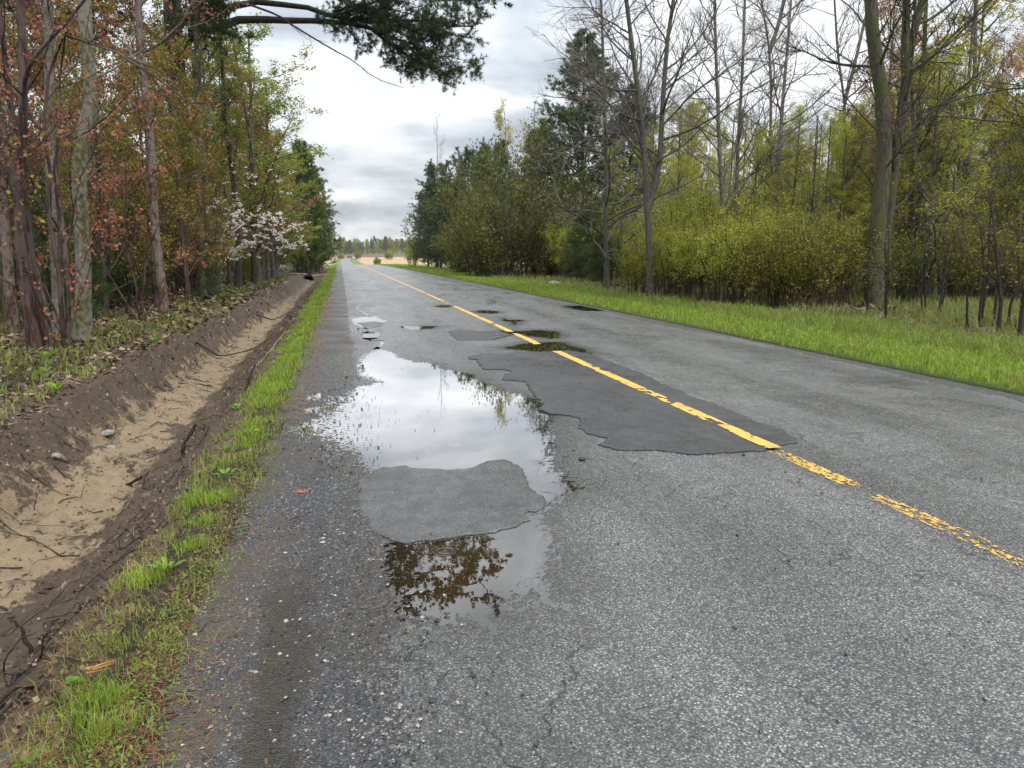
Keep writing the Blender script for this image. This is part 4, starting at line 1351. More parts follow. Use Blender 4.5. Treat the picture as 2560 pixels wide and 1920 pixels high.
def scatter(name, cat, items, marks, group, parts=('trunk', 'crown')):
    """items: (x, y, meshes, scale, word); each is told apart by what it stands behind and how near it is"""
    rows = {}
    for it in items:
        x, y, me, sc, word = it
        if not -26 < bearing(x, y) < 53:
            continue
        m = min(marks, key=lambda q: abs(q[0] - bearing(x, y)))[1]
        rows.setdefault((word, m), []).append(it)
    for (word, m), its in rows.items():
        its.sort(key=lambda q: math.hypot(q[0], q[1]))
        for i, (x, y, me, sc, _) in enumerate(its):
            lab = f'{word}, {ORD[i]} one {m}' if len(its) > 1 else f'{word} {m}'
            plant(name, me, lab, cat, (x, y), (x * 3.7 + y * 1.3) % 6.28, sc, group=group, parts=parts)


LEFT_MARKS = [(bearing(-5.65, 14.8), 'behind the leftmost orange-brown trunk'), (bearing(-4.45, 12.3), 'behind the shaggy twin stems'), (bearing(-4.6, 14), 'behind the pale grey knotted trunk'), (bearing(-4.05, 13.6), 'behind the greenish trunk'),
              (bearing(-4.1, 19), 'behind the tan blotched trunk'), (bearing(-5.85, 32), 'behind the massive pine'), (bearing(-4.7, 28.5), 'behind the straight grey trunk'), (bearing(-4.6, 38), 'behind the white blossoms')]
rg = np.random.default_rng(70)
wood = [(-5.2, 16.3, redA, 1.0), (-6.6, 15.2, redA, 1.05), (-4.6, 20.6, redB, .95), (-6.0, 21.5, redB, 1.25), (-7.6, 18.5, redA, 1.2), (-4.4, 23.5, redB, 1.1), (-5.6, 25, budE, .7), (-7.8, 25.5, redB, 1.4),
        (-4.3, 26.6, redB, .8), (-7.2, 13.2, redB, 1.2), (-6.3, 12.4, redB, 1.1), (-9.2, 21.5, redA, 1.3), (-9.0, 16.5, redB, 1.3), (-5.4, 19.2, budE, .62), (-6.7, 17.3, budE, .75), (-5.0, 27, budE, .8), (-4.9, 30.5, budE, .7)]
items = [(x, y, m, s * rg.uniform(.92, 1.08), {id(redA): 'slender red-leaved maple', id(redB): 'slender amber-leaved maple', id(budE): 'slender olive-leaved maple'}[id(m)]) for x, y, m, s in wood]
scatter('young_maple', 'tree', items, LEFT_MARKS, 'young maples in the left-hand wood')
items = []
for i in range(52):
    y = rg.uniform(18, 84)
    x = -rg.uniform(5.5, 8.5) - rg.uniform(0, 1) ** 1.4 * (6 + y * .35)
    m, w = ((budA, 'green budding deep tree'), (budE, 'olive budding deep tree'), (redB, 'amber-leaved deep tree'), (budE, 'olive budding deep tree'), (budB, 'lime budding deep tree'), (budA, 'green budding deep tree'))[rg.integers(0, 6)]
    items.append((x, y, m, rg.uniform(.85, 1.25), w))
scatter('woodland_tree', 'tree', items, LEFT_MARKS, 'trees deep in the left-hand wood')
items = []
for i in range(76):
    y = rg.uniform(13, 84)
    x = -rg.uniform(5.0, 7.0) - rg.uniform(0, 1) * (4 + y * .28)
    m, w = ((shC, 'low green floor shrub'), (shB, 'low olive floor shrub'), (shC, 'low green floor shrub'), (shD, 'low coral floor shrub'))[rg.integers(0, 4)]
    items.append((x, y, m, rg.uniform(.8, 1.5), w))
scatter('understorey_shrub', 'shrub', items, LEFT_MARKS, 'shrubs on the floor of the left-hand wood', ('stems', 'crown'))
items = [(x, y, pineS, s, 'small green pine') for x, y, s in [(-5.2, 17.6, .65), (-6.4, 18.8, 1.2), (-5.7, 22.5, 1.15), (-7.6, 21, 1.5), (-6.9, 27.5, 1.6), (-8.8, 25, 1.8), (-9.5, 30, 2.0)]]
scatter('pine_sapling', 'pine', items, LEFT_MARKS, 'pine saplings in the left-hand wood')
plant('pine_sapling', pineS, 'low bushy pine sapling at the foot of the straight grey trunk', 'pine', (-4.0, 25.2), 1, .55)
plant('overhanging_maple', budA, 'tall budding maple leaning out over the road against the sky', 'tree', (-4.3, 42), 2.0, (1.95, 1.95, 1.15))
plant('overhanging_maple', budE, 'olive budding maple right beside the straight grey trunk', 'tree', (-5.0, 33), 2.2, (1.3, 1.3, 1.1))
plant('overhanging_maple', redB, 'coppery maple between the dark trunks before the white blossoms', 'tree', (-5.2, 38), .4, (1.9, 1.9, 1.75))
plant('overhanging_maple', budE, 'tall olive maple behind the dark trunk that rises from the blossoms', 'tree', (-5.4, 44), 4.1, (1.6, 1.6, 1.2))
plant('overhanging_maple', budE, 'olive budding maple overhanging the ditch just past the leaning one', 'tree', (-3.9, 47), 1.0, (1.5, 1.5, 1.15))
plant('overhanging_maple', budD, 'pinkish budding maple under the leaning one', 'tree', (-4.0, 44.5), 3.0, (1.3, 1.3, .8))
plant('overhanging_maple', budA, 'low green maple filling the gap before the roadside pines', 'tree', (-5.0, 55), 5.0, (1.5, 1.5, .85))
plant('overhanging_maple', budA, 'budding maple behind the white blossoms, paler and shorter than the leaning one', 'tree', (-4.8, 50), 4.0, (1.3, 1.3, 1.0))
plant('yellow_green_tree', budB, 'bright yellow-green young tree in front of the dark roadside pines', 'tree', (-4.2, 52), .7, (1.3, 1.3, .66))
plant('yellow_green_tree', budB, 'yellow-green bush above the boulder by the driveway', 'tree', (-6.2, 63), 2.7, (.7, .7, .5))

# roadside pines beyond the driveway, left
for x, y, s, lab in [(-2.9, 68, (1.3, 1.3, 1.15), 'dense green pine whose boughs reach farthest over the left verge'), (-3.2, 74, (1.3, 1.3, 1.3), 'tall green pine behind the one reaching over the verge'),
                     (-2.6, 84, (1.3, 1.3, 1.1), 'green pine at the far end of the left row of pines'), (-5.2, 62.5, (.95, .95, 1.0), 'green pine nearest the boulder'),
                     (-6.5, 70, (1.2, 1.2, 1.35), 'dark pine standing back from the row on the left')]:
    plant('roadside_pine', pineY, lab, 'pine', (x, y), rg.uniform(0, 6.28), s, group='pines beside the left verge')


for i, (x, y, m, s, lab) in enumerate([(-3.4, 66.5, shC, 1.2, 'green shrub at the foot of the pine reaching farthest over the verge'), (-3.3, 72, shB, 1.2, 'olive shrub at the foot of the tall pine behind'), (-2.9, 80, shA, 1.2, 'lime shrub between the last two pines on the left'),
                                        (-5.6, 57, shB, 1.1, 'olive shrub left of the boulder'), (-5.2, 50.5, shD, .8, 'coral shrub before the boulder on the ditch bank'), (-4.8, 45.5, shC, .9, 'green shrub on the bank just past the white blossoms'), (-5.0, 40, shB, .8, 'olive shrub on the bank under the white blossoms'), (-2.7, 90, shC, 1.3, 'green shrub past the last pine on the left'), (-3.2, 98, shA, 1.4, 'lime shrub farthest along the left verge')]):
    plant('bank_shrub', m, lab, 'shrub', (x, y), i * 1.1, s, group='shrubs along the left bank', parts=('stems', 'crown'))


# serviceberry: layered branches of white blossom over the ditch
def blossom_tree():
    rng = np.random.default_rng(61)
    b = np.array([-4.6, 36.5, 0.05])
    ends = [(-6.4, 33.6, 4.0), (-7.1, 33.4, 4.4), (-1.7, 35.5, 3.5), (-2.1, 36, 3.0), (-2.6, 34.5, 3.5), (-3.2, 34.2, 3.6), (-4.0, 34, 3.9), (-1.9, 37, 2.5), (-2.7, 36.5, 2.2), (-5.6, 34.2, 3.7), (-3.3, 36, 6.0), (-4.5, 35.2, 6.8), (-2.6, 37, 5.1), (-5.2, 35.3, 5.3), (-2.3, 37.4, 6.0)]
    Ps = []
    for e in ends:
        e = np.array(e)
        h = e[2] * rng.uniform(.55, .8)
        Ps.append(pathify([b, b + (e - b) * np.array([.15, .15, 0]) + [0, 0, h], b + (e - b) * np.array([.55, .55, 0]) + [0, 0, e[2] * .97], e], 10) - b)
    P = np.array(Ps)
    Rr = np.linspace(.035, .008, 10)[None].repeat(len(P), 0)
    tr, cr = MB(), MB()
    tr.tubes(P, Rr, 5)
    C2, R2 = kids(rng, P, Rr, 12, .38, 1, 50, 14, lambda t, pl: .55 + 0 * t, 4, .12, .25, .5, .004, .4)
    cr.tubes(C2, R2, 3, 0)
    C3, R3 = kids(rng, C2, R2, 4, .2, 1, 45, 14, lambda t, pl: .25 + 0 * t, 3, .12, .2, .5, .003, .4)
    cr.tubes(C3, R3, 3, 0)
    pick = rng.uniform(size=len(C3)) < np.repeat(np.where(np.arange(len(P)) < 10, .80, .34), 48)
    fl = C3[pick]
    C, T = on_paths(rng, fl, 5, .3)
    C = C + rng.normal(size=C.shape) * .03
    C = np.repeat(C, 3, 0)
    A = unit(rng.normal(size=C.shape)) * .058
    cr.leaves(C, A, perp_rand(rng, A / .058) * .026, 2)
    leafset(rng, cr, C3, 2, .055, 1, .03, .2)
    return tr.mesh('trunk', M_BARK_GREY, True), cr.mesh('crown', [M_TWIG_BROWN, M_LEAF_AMBER, M_BLOSSOM])


plant('serviceberry_tree', blossom_tree(), 'white blossoming tree with layered sprays above the ditch', 'tree', (-4.75, 30.6, 0.02), sc=(1.15, .9, .80))


# the massive old pine and its overhanging limbs
def old_pine():
    rng = np.random.default_rng(62)
    b = np.array([-5.85, 32.0, 0.0])
    tr, cr = MB(), MB()
    TP = pathify(np.array([(-5.85, 32, -.1), (-5.83, 32, 2.1), (-5.94, 32, 2.6), (-5.87, 32, 4.14), (-5.81, 32, 6.64), (-5.8, 32, 9.1), (-5.75, 32, 11.3), (-5.6, 32.1, 16), (-5.4, 32.2, 22)]) - b, 20)
    TR = np.linspace(.46, .16, 20)
    TR[0] = .62
    tr.tubes(TP[None], TR[None], 14)
    limbs = [([(-5.8, 32, 8.7), (-5.5, 31.6, 9.1), (-5.02, 31, 9.51), (-4.31, 31, 9.78), (-3.42, 31, 9.98), (-1.61, 31, 10.15), (-.08, 31, 10.19), (.5, 30.5, 10.01), (1.41, 30, 9.71), (2.14, 30, 9.26), (2.75, 30, 8.87), (3.51, 29.7, 8.49)], .19),
             ([(-5.8, 32, 9.6), (-5.5, 31.5, 9.99), (-3.5, 31, 10.53), (-2.19, 31, 10.7), (-.98, 31, 10.64), (-.07, 30.5, 10.3), (1.17, 30, 10.08), (2.34, 30, 10.1), (3.54, 30, 10.05), (5.2, 29.7, 9.98)], .15),
             ([(-5.75, 32, 11.5), (-3.5, 30.5, 12.2), (-1, 29.2, 12.3), (1.5, 28.2, 11.9), (3.6, 27.6, 11.4), (5.0, 27.3, 11.1)], .16),
             ([(-5.7, 32, 13), (-3.2, 30, 14), (-.5, 28, 14.1), (2, 26.5, 13.7), (4.3, 25.5, 13.2)], .15),
             ([(-5.7, 32, 12.2), (-3.4, 31.5, 13), (-.6, 31.2, 12.9), (2, 31, 12.3), (4.2, 30.8, 11.9)], .14),
             ([(-5.65, 32, 14.5), (-4, 29, 15.5), (-1.5, 26, 15.8), (1.2, 23.8, 15.2)], .14),
             ([(-5.6, 32, 16), (-3, 31, 17), (0, 30, 17.3), (2.8, 29, 16.9)], .13),
             ([(-5.8, 32, 11), (-7, 30, 11.6), (-8, 28, 11.7), (-9, 26, 11.3)], .13),
             ([(-5.75, 32, 10.8), (-5.2, 29.5, 11.3), (-4.2, 27.2, 11.3), (-3.2, 25.5, 10.9)], .12),
             ([(-5.8, 32, 12.5), (-6, 29.5, 13.1), (-6.2, 27, 13), (-6.3, 25, 12.5)], .12),
             ([(-5.7, 32, 13.6), (-8, 31, 14.3), (-10.5, 30.5, 14)], .12), ([(-5.8, 32, 9.0), (-6.5, 30.5, 9.6), (-7.5, 29, 9.7), (-8.6, 27.5, 9.2)], .10),
             ([(-5.8, 32, 9.4), (-5, 30.3, 9.9), (-4.4, 28.8, 9.8), (-3.9, 27.5, 9.4)], .10), ([(-5.8, 32, 8.2), (-6.9, 31.5, 8.8), (-8.4, 31, 8.9), (-9.8, 30.6, 8.4)], .10)]
    limbs = [([(1.2, 30, 9.85), (2.5, 29.8, 9.35), (3.6, 29.6, 8.9), (4.9, 29.5, 8.7)], .05), ([(1.0, 30, 10.0), (2.2, 29.8, 9.85), (3.5, 29.6, 9.7), (5.1, 29.5, 9.6)], .05),
             ([(-.2, 30.6, 10.25), (1.6, 30, 10.7), (3.6, 29.8, 11), (5.4, 29.6, 10.8)], .06), ([(1.9, 30, 9.5), (2.6, 29.7, 8.9), (3.3, 29.5, 8.45), (4.1, 29.4, 8.2)], .035), ([(.0, 30.4, 10.2), (.9, 29.6, 10.3), (2.2, 29.2, 10.2), (3.8, 28.9, 9.8)], .045)] + limbs
    P = np.array([pathify(np.array(l) - b, 14) for l, _ in limbs])
    P[:, 2:-1] += rng.normal(size=P[:, 2:-1].shape) * .05
    Rr = np.array([w * np.linspace(1, .18, 14) for _, w in limbs])
    for i in range(len(P)):
        tr.tubes(P[i:i + 1], Rr[i:i + 1], 8)
    # boughs on the outer part of each limb
    for sl, nb, t0, ln, n2, nt_, kk, wd in ((slice(0, 5), 17, .12, 1.2, 11, 8, 9, .007), (slice(5, 7), 22, .50, 1.4, 11, 8, 9, .007), (slice(7, 16), 30, .34, 2.2, 9, 5, 12, .022), (slice(16, 19), 22, .34, 2.0, 9, 5, 8, .02)):
        C, Rc = kids(rng, P[sl], Rr[sl], nb, t0, 1, 42, 14, lambda t, pl: ln * (1.1 - .45 * t), 6, .07, .03, .55, .007, .3, dirbias=(.5, 0, .02))
        cr.tubes(C, Rc, 4, 0)
        C2, R2 = kids(rng, C, Rc, n2, .12, 1, 42, 12, lambda t, pl: .62 - .25 * t, 3, .10, .2, .6, .004, .4)
        cr.tubes(C2, R2, 3, 0)
        tufts(rng, cr, C2, nt_, kk, .15, wd, 1, .12)
        tufts(rng, cr, C, 6, kk, .15, wd, 1, .4)
    # long bare drooping twig
    D = pathify(np.array([(-3.4, 30.6, 10.5), (-2.71, 29.6, 10.15), (-1.79, 29, 9.72), (-1.24, 29, 9.36), (-.4, 29, 8.91), (.0, 29, 8.7), (.73, 29, 8.35), (1.43, 29, 7.81), (1.91, 29, 7.66), (2.51, 29, 7.51)]) - b, 18)
    DR = np.linspace(.05, .008, 18)
    tr.tubes(D[None], DR[None], 6)
    C4, R4 = kids(rng, D[None], DR[None], 26, .3, 1, 24, 10, lambda t, pl: .55 + 0 * t, 4, .1, -.1, .4, .005, .4)
    tr.tubes(C4, R4, 3)
    return tr.mesh('trunk', M_BARK_DARK, True), cr.mesh('crown', [M_TWIG_DARK, M_NEEDLE])


plant('old_pine', old_pine(), 'massive dark-barked pine with heavy needle boughs hanging high over the road', 'pine', (-5.85, 32.0, 0))

# ------------------------------------------------------------------ right-hand wood
BARE = dict(leaf=None, mats=(M_BARK_GREY, M_TWIG_GREY))
hero('bare_tree', 'thick dark mossy trunk bending left near the top, largest trunk on the right', 'tree',
     [(15.86, 20, 0), (15.80, 20, .8), (15.76, 20, 2.19), (15.81, 20, 4.47), (15.54, 20, 6.15), (15.09, 20, 7.64), (14.88, 20, 9.1), (14.7, 20.2, 15)], .25, seed=111,
     limbs=24, lt=(.25, .97), llen=.24, br=8, tw=6, leaf=M_LEAF_OLIVE, leafn=1, leafsz=.05, mats=(M_BARK_MOSSY, M_TWIG_DARK), top=.5)
hero('bare_tree', 'forked mossy tree just right of the thickest trunk', 'tree',
     [(16.75, 21, 0), (16.85, 21, 1), (16.93, 21, 3.12), (17.02, 21, 4.66), (17.15, 21, 6.36), (16.97, 21, 8.11), (16.9, 21, 9.34), (16.8, 21.2, 15)], .17, seed=112,
     extra=[([(17.1, 21, 6.5), (17.23, 21, 8.12), (17.52, 21, 9.3), (18.2, 21, 14)], .13)],
     limbs=24, lt=(.2, .97), llen=.26, br=8, tw=6, leaf=M_LEAF_OLIVE, leafn=1, leafsz=.05, mats=(M_BARK_MOSSY, M_TWIG_DARK), top=.45)
hero('bare_tree', 'slim mossy trunk leaning left at its foot, right of the forked mossy tree', 'tree',
     [(19.6, 23, 0), (19.53, 23, 1.56), (19.34, 23, 4), (19.36, 23, 5.26), (19.4, 23, 6.63), (19.41, 23, 7.72), (19.26, 23, 10), (19.3, 23, 14)], .11, seed=113,
     limbs=24, lt=(.2, .97), llen=.28, br=8, tw=6, leaf=M_LEAF_OLIVE, leafn=1, leafsz=.05, mats=(M_BARK_MOSSY, M_TWIG_DARK), top=.4)
hero('bare_tree', 'bare grey tree with two tall stems forking low, rising behind the yellow-green shrubs', 'tree',
     [(11.55, 27, 0), (11.41, 27, 1.68), (11.29, 27, 3.22), (11.2, 27, 4.2), (11.06, 27, 5.71), (10.66, 27, 8.11), (10.2, 27, 10.73), (9.8, 27, 15)], .145, seed=114,
     extra=[([(11.29, 27, 3.1), (11.45, 27, 3.6), (11.74, 27, 4.57), (11.76, 27, 6.55), (11.85, 27, 8.97), (12.1, 27, 10.86), (12.5, 27, 14.5)], .115)],
     limbs=30, lt=(.30, .98), llen=.32, lang=54, lup=.35, br=10, blen=.5, tw=7, twlen=.5, top=.3, **BARE)
hero('bare_tree', 'single-stemmed bare tree with many drooping side branches, left of the two-stemmed one', 'tree',
     [(12.3, 34, -.1), (12.15, 34, 3.0), (12.15, 34, 5.1), (12.05, 34, 7), (11.96, 34, 8.76), (11.71, 34, 13.04), (11.6, 34, 17)], .13, seed=115,
     limbs=46, lt=(.08, .98), llen=.27, lang=66, lup=.05, br=9, blen=.5, tw=6, top=.2, **BARE)
hero('bare_tree', 'straight pale grey trunk rising out of the shrubs, left one of a close pair', 'tree',
     [(15.1, 28, 0), (15.05, 28, 1), (14.96, 28, 2.69), (14.67, 28, 5.48), (14.37, 28, 8.59), (14.15, 28, 11.24), (14, 28, 15)], .095, seed=116,
     limbs=32, lt=(.2, .98), llen=.27, lang=54, lup=.4, br=9, blen=.5, tw=6, top=.35, leaf=None, mats=(M_BARK_PALE, M_TWIG_GREY))
hero('bare_tree', 'slightly leaning pale grey trunk rising out of the shrubs, right one of a close pair', 'tree',
     [(16.75, 30, 0), (16.6, 30, 2), (16.56, 30, 3.14), (16.55, 30, 6.13), (16.58, 30, 9.16), (16.53, 30, 12.03), (16.5, 30, 16)], .10, seed=117,
     limbs=32, lt=(.2, .98), llen=.27, lang=54, lup=.4, br=9, blen=.5, tw=6, top=.35, leaf=None, mats=(M_BARK_PALE, M_TWIG_GREY))
hero('bare_tree', 'tall grey trunk left of the slender forked tree in the gap of sky', 'tree',
     [(19.8, 32, 0), (19.75, 32, 4.26), (19.75, 32, 7.97), (19.85, 32, 10.85), (19.88, 32, 12.89), (20, 32, 16)], .12, seed=118,
     limbs=30, lt=(.25, .98), llen=.30, lang=54, lup=.35, br=9, blen=.5, tw=6, top=.3, leaf=None, mats=(M_BARK_PALE, M_TWIG_GREY))
hero('bare_tree', 'grey tree forking high up, between the close pale pair and the tall grey trunk', 'tree',
     [(23.3, 38, 0), (23.19, 38, 1.59), (22.9, 38, 6.98), (22.72, 38, 10.44), (22.46, 38, 12.4), (21.5, 38, 16)], .115, seed=119,
     extra=[([(22.5, 38, 12), (23.0, 38, 13.6), (23.6, 38, 17)], .12)],
     limbs=26, lt=(.3, .98), llen=.26, br=9, blen=.5, tw=6, top=.4, leaf=None, mats=(M_BARK_GREY, M_TWIG_GREY))
hero('bare_tree', 'slender forked tree with a pale foot, left of the thickest trunk', 'tree',
     [(18.99, 26, 0), (18.92, 26, 2.84), (18.77, 26, 5.03), (18.63, 26, 7.16), (18.2, 26, 8.8), (17.7, 26, 12)], .075, seed=120,
     extra=[([(18.63, 26, 7.1), (19.0, 26, 8.8), (19.6, 26, 12)], .07)],
     limbs=26, lt=(.25, .98), llen=.30, br=8, blen=.5, tw=6, top=.4, leaf=None, mats=(M_BARK_PALE, M_TWIG_GREY))
hero('bare_tree', 'leaning whitish trunk in the clearing right of the thickest trunk', 'tree',
     [(19.75, 22, 0), (19.69, 22, .88), (19.35, 22, 2.11), (19.06, 22, 3.22), (18.65, 22, 4.29), (18.2, 22, 6.5), (18, 22, 9)], .10, seed=121,
     limbs=14, lt=(.4, .97), llen=.22, br=5, tw=4, top=.4, leaf=M_LEAF_OLIVE, leafn=1, leafsz=.05, mats=(M_BARK_PALE, M_TWIG_DARK))
hero('bare_tree', 'mottled whitish tree at the right with coral young leaves round it', 'tree',
     [(22.75, 24, 0), (22.7, 24, .81), (22.54, 24, 2.79), (22.54, 24, 4.3), (22.43, 24, 7.53), (22.12, 24, 10.55), (22, 24, 14)], .115, seed=122,
     limbs=20, lt=(.2, .97), llen=.24, br=6, tw=4, top=.35, leaf=M_LEAF_CORAL, leafn=1, leafsz=.06, mats=(M_BARK_PALE, M_TWIG_GREY))


def arching_tree():
    rng = np.random.default_rng(63)
    b = np.array([17.4, 13.5, 0])
    limbs = [([(17.4, 13.5, 0), (17.3, 13.5, 3.5), (16.5, 13.6, 4.9), (14.64, 14, 5.0), (13.37, 14, 4.85), (12.15, 14, 4.51), (11.36, 14, 4.27), (10.5, 14, 3.9)], .07),
             ([(17.4, 13.5, 2), (17, 13.6, 4.5), (15.5, 13.7, 6.1), (13.6, 13.8, 7.0), (12.4, 14, 7.4)], .06),
             ([(17.4, 13.5, 3), (16.8, 13.3, 5.5), (15.3, 13, 7.3), (13.5, 12.8, 8.3)], .06),
             ([(17.4, 13.5, 1), (16, 13, 2.6), (14, 12.4, 3.2), (12.2, 12, 3.2), (11, 12, 2.7)], .045),
             ([(17.4, 13.5, 1.5), (16.2, 14, 3.6), (14.6, 14.5, 4.4), (13, 15, 4.6), (11.9, 15.2, 4.4)], .045),
             ([(17.4, 13.5, .5), (15.6, 13.6, 1.6), (13.6, 13.5, 2.2), (12, 13.2, 2.0), (11, 13, 1.4)], .04),
             ([(17.4, 13.5, 2.5), (16.5, 14, 4.8), (15.2, 14.6, 6.6), (14.4, 15, 8.3)], .05)]
    P = np.array([pathify(np.array(l) - b, 14) for l, _ in limbs])
    P[:, 2:] += np.cumsum(rng.normal(size=P[:, 2:].shape) * .02, 1)
    Rr = np.array([w * .62 * np.linspace(1, .15, 14) for _, w in limbs])
    tr, cr = MB(), MB()
    T = pathify(np.array([(0, 0, -.1), (.0, 0, 3), (.2, 0, 7), (.3, 0, 12)]), 10)
    tr.tubes(T[None], np.linspace(.2, .06, 10)[None], 9)
    tr.tubes(P, Rr, 6)
    C, Rc = kids(rng, P, Rr, 22, .25, 1, 36, 12, lambda t, pl: pl * .28 * (1.2 - .6 * t), 6, .10, .05, .5, .005, .3)
    cr.tubes(C, Rc, 4, 0)
    C2, R2 = kids(rng, C, Rc, 6, .1, 1, 40, 12, lambda t, pl: pl * .4, 4, .12, .1, .6, .003, .4)
    cr.tubes(C2, R2, 3, 0)
    leafset(rng, cr, C2, 1, .035, 1, .02)
    return tr.mesh('trunk', M_TWIG_DARK, True), cr.mesh('crown', [M_TWIG_DARK, M_LEAF_OLIVE])


plant('arching_tree', arching_tree(), 'tree at the right edge sending long arching bare twigs across the wood', 'tree', (17.4, 13.5, 0))

# thin dark saplings standing in the tall grass, right
sapl = shrub(45, 3.0, 1.1, 4, M_LEAF_OLIVE, 1, .045, (M_TWIG_DARK, M_TWIG_DARK), r=.035, tw=9, bare=.3)
saplB = shrub(46, 3.6, 2.0, 5, M_LEAF_OLIVE, 1, .045, (M_TWIG_DARK, M_TWIG_DARK), r=.05, tw=10, bare=.3)
for x, y, m, s, lab in [(12.55, 11.6, saplB, 1.15, 'dark crooked sapling at the right edge of the picture in tall grass'), (13.9, 13.8, saplB, .85, 'leaning dark sapling beside the crooked one in tall grass'),
                        (15.2, 16.9, sapl, 1.0, 'single dark stem in tall grass midway between the reddish sapling and the crooked one'), (13.2, 15.9, sapl, .95, 'reddish-brown sapling standing in grass in front of the forked mossy tree'),
                        (14.1, 17.8, sapl, .75, 'thin dark stem at the foot of the thickest trunk')]:
    plant('thin_sapling', m, lab, 'sapling', (x, y), x * 7, s, parts=('stems', 'crown'))

# the row of yellow-green shrubs at the wood's edge
row = [(12.6, 27.2, shA, 1.00, 'leftmost shrub of the yellow-green row, right at the two-stemmed bare tree'), (13.5, 29.2, shA, 1.1, 'yellow-green shrub set back behind the leftmost ones of the row'),
       (12.9, 25.2, shA, 1.0, 'yellow-green shrub second from the left end of the row'), (12.6, 22.9, shA, 1.05, 'yellow-green shrub in the middle of the row in front of the close pale pair'),
       (14.2, 24.2, shA, 1.15, 'tall bright shrub behind the middle of the row'), (13.1, 21.0, shB, 1.15, 'olive shrub with reddish stems in the right half of the row'),
       (13.7, 20.2, shB, 1.15, 'olive shrub, last but one at the right end of the row'), (14.6, 20.6, shB, 1.1, 'olive shrub at the right end of the row beside the thickest trunk'),
       (15.0, 23.2, shA, 1.1, 'bright shrub behind the right end of the row'), (11.9, 28.8, shB, .95, 'olive shrub behind the foot of the two-stemmed bare tree')]
for i, (x, y, m, s, lab) in enumerate(row):
    plant('roadside_shrub', m, lab, 'shrub', (x, y), i * 1.9, s, group='shrubs along the edge of the right-hand wood', parts=('stems', 'crown'))

# the big dense olive bush, pines and others farther along
bush = shrub(64, 8.8, 12.5, 74, M_LEAF_BUSH, 6, .13, (M_BARK_DARK, M_TWIG_DARK), r=.035, tw=12, bare=.02, spread=.16, leaf2=M_LEAF_OLIVE, dome=.6)
plant('spreading_bush', bush, 'big dense olive bush spreading low beside the road, dark crooked stems below', 'bush', (13.4, 58), .5, (1.12, 1.12, 1.28), parts=('stems', 'crown'))
plant('spreading_bush', bush, 'olive bush on the right shoulder of the big dense one', 'bush', (17.6, 54), 2.5, .8, parts=('stems', 'crown'))
plant('spreading_bush', bush, 'olive bush on the far side of the big dense one, nearer the pines', 'bush', (13.2, 70), 4.5, .82, parts=('stems', 'crown'))
plant('white_pine', pineG, 'tall grey-green pine towering behind the olive bush', 'pine', (19.4, 60), 1.0, (1.42, 1.42, 1.25))
plant('white_pine', pineG, 'broad pine at the right flank of the towering pine', 'pine', (22.3, 57), 3.0, (1.1, 1.1, .95))
plant('white_pine', pineG, 'mid-height pine between the olive bush and the towering pine', 'pine', (19.5, 72), 5.0, (1.1, 1.1, .95))
plant('young_pine', pineY, 'small soft green pine standing among the shrubs left of the two-stemmed bare tree', 'pine', (14.6, 44), 2.0, (.75, .75, .5))
plant('young_pine', pineY, 'low pine right behind the drooping bare tree', 'pine', (13.8, 39), 1.2, (.5, .5, .32))
for x, y, s, lab in [(11.6, 94, (1.35, 1.35, 1.12), 'dark pine nearest the road at the far end of the right-hand wood'), (13.2, 102, (1.45, 1.45, 1.45), 'bushy pine just behind the one nearest the road at the far end'),
                     (15.6, 93, (1.5, 1.5, 1.5), 'taller pine above the olive bush at the far end'), (12.0, 84, (1.2, 1.2, 1.05), 'pine half hidden by the olive bush'), (12.6, 112, (1.3, 1.3, 1.15), 'last pine of the right-hand wood'),
                     (16.6, 82, (1.4, 1.4, 1.42), 'pine under the golden tree behind the olive bush'), (14.4, 76, (1.2, 1.2, 1.2), 'pine close behind the big olive bush')]:
    plant('young_pine', pineR, lab, 'pine', (x, y), rg.uniform(0, 6.28), s, group='pines at the far end of the right-hand wood')
plant('golden_tree', budC, 'golden yellow-green tree glowing between the pines', 'tree', (18.3, 84), 1.0, (1.1, 1.1, 1.42))
plant('golden_tree', budC, 'smaller golden tree right of the glowing one', 'tree', (21.5, 88), 3.0, (1.1, 1.1, 1.3))
plant('bare_tree', bareA, 'thin leafless tree poking above the far pines', 'tree', (12.6, 100), 0, (.8, .8, 1.48))
plant('bare_tree', bareA, 'leafless tree with a brushy top left of the towering pine', 'tree', (20.5, 80), 2, (.9, .9, 1.35))
plant('verge_bush', shA, 'fountain-shaped green bush alone at the far end of the right verge', 'bush', (10.9, 118), 0, (1.2, 1.2, 1.3), parts=('stems', 'crown'))

RIGHT_MARKS = [(bearing(12.4, 100), 'behind the pines at the far end'), (bearing(13, 58), 'behind the big olive bush'), (bearing(19, 60), 'by the towering pine'), (bearing(12.15, 34), 'behind the drooping bare tree'), (bearing(11.4, 27), 'behind the two-stemmed bare tree'),
               (bearing(15, 28), 'behind the close pale pair'), (bearing(19.75, 32), 'behind the tall grey trunk'), (bearing(18.8, 26), 'behind the slender forked tree'), (bearing(15.7, 20), 'behind the thickest trunk'),
               (bearing(17, 21), 'behind the forked mossy tree'), (bearing(19.4, 22), 'behind the leaning whitish trunk'), (bearing(22.5, 24), 'behind the mottled whitish tree'), (bearing(12.6, 11.6), 'behind the crooked sapling')]
kinds = [(budB, 'lime leafed tree', 36), (budA, 'green budding tree', 10), (budC, 'yellow budding tree', 20), (budD, 'coral leafed tree', 8), (bareA, 'leafless grey tree', 12), (budE, 'olive budding tree', 5)]
rg = np.random.default_rng(72)
items = []
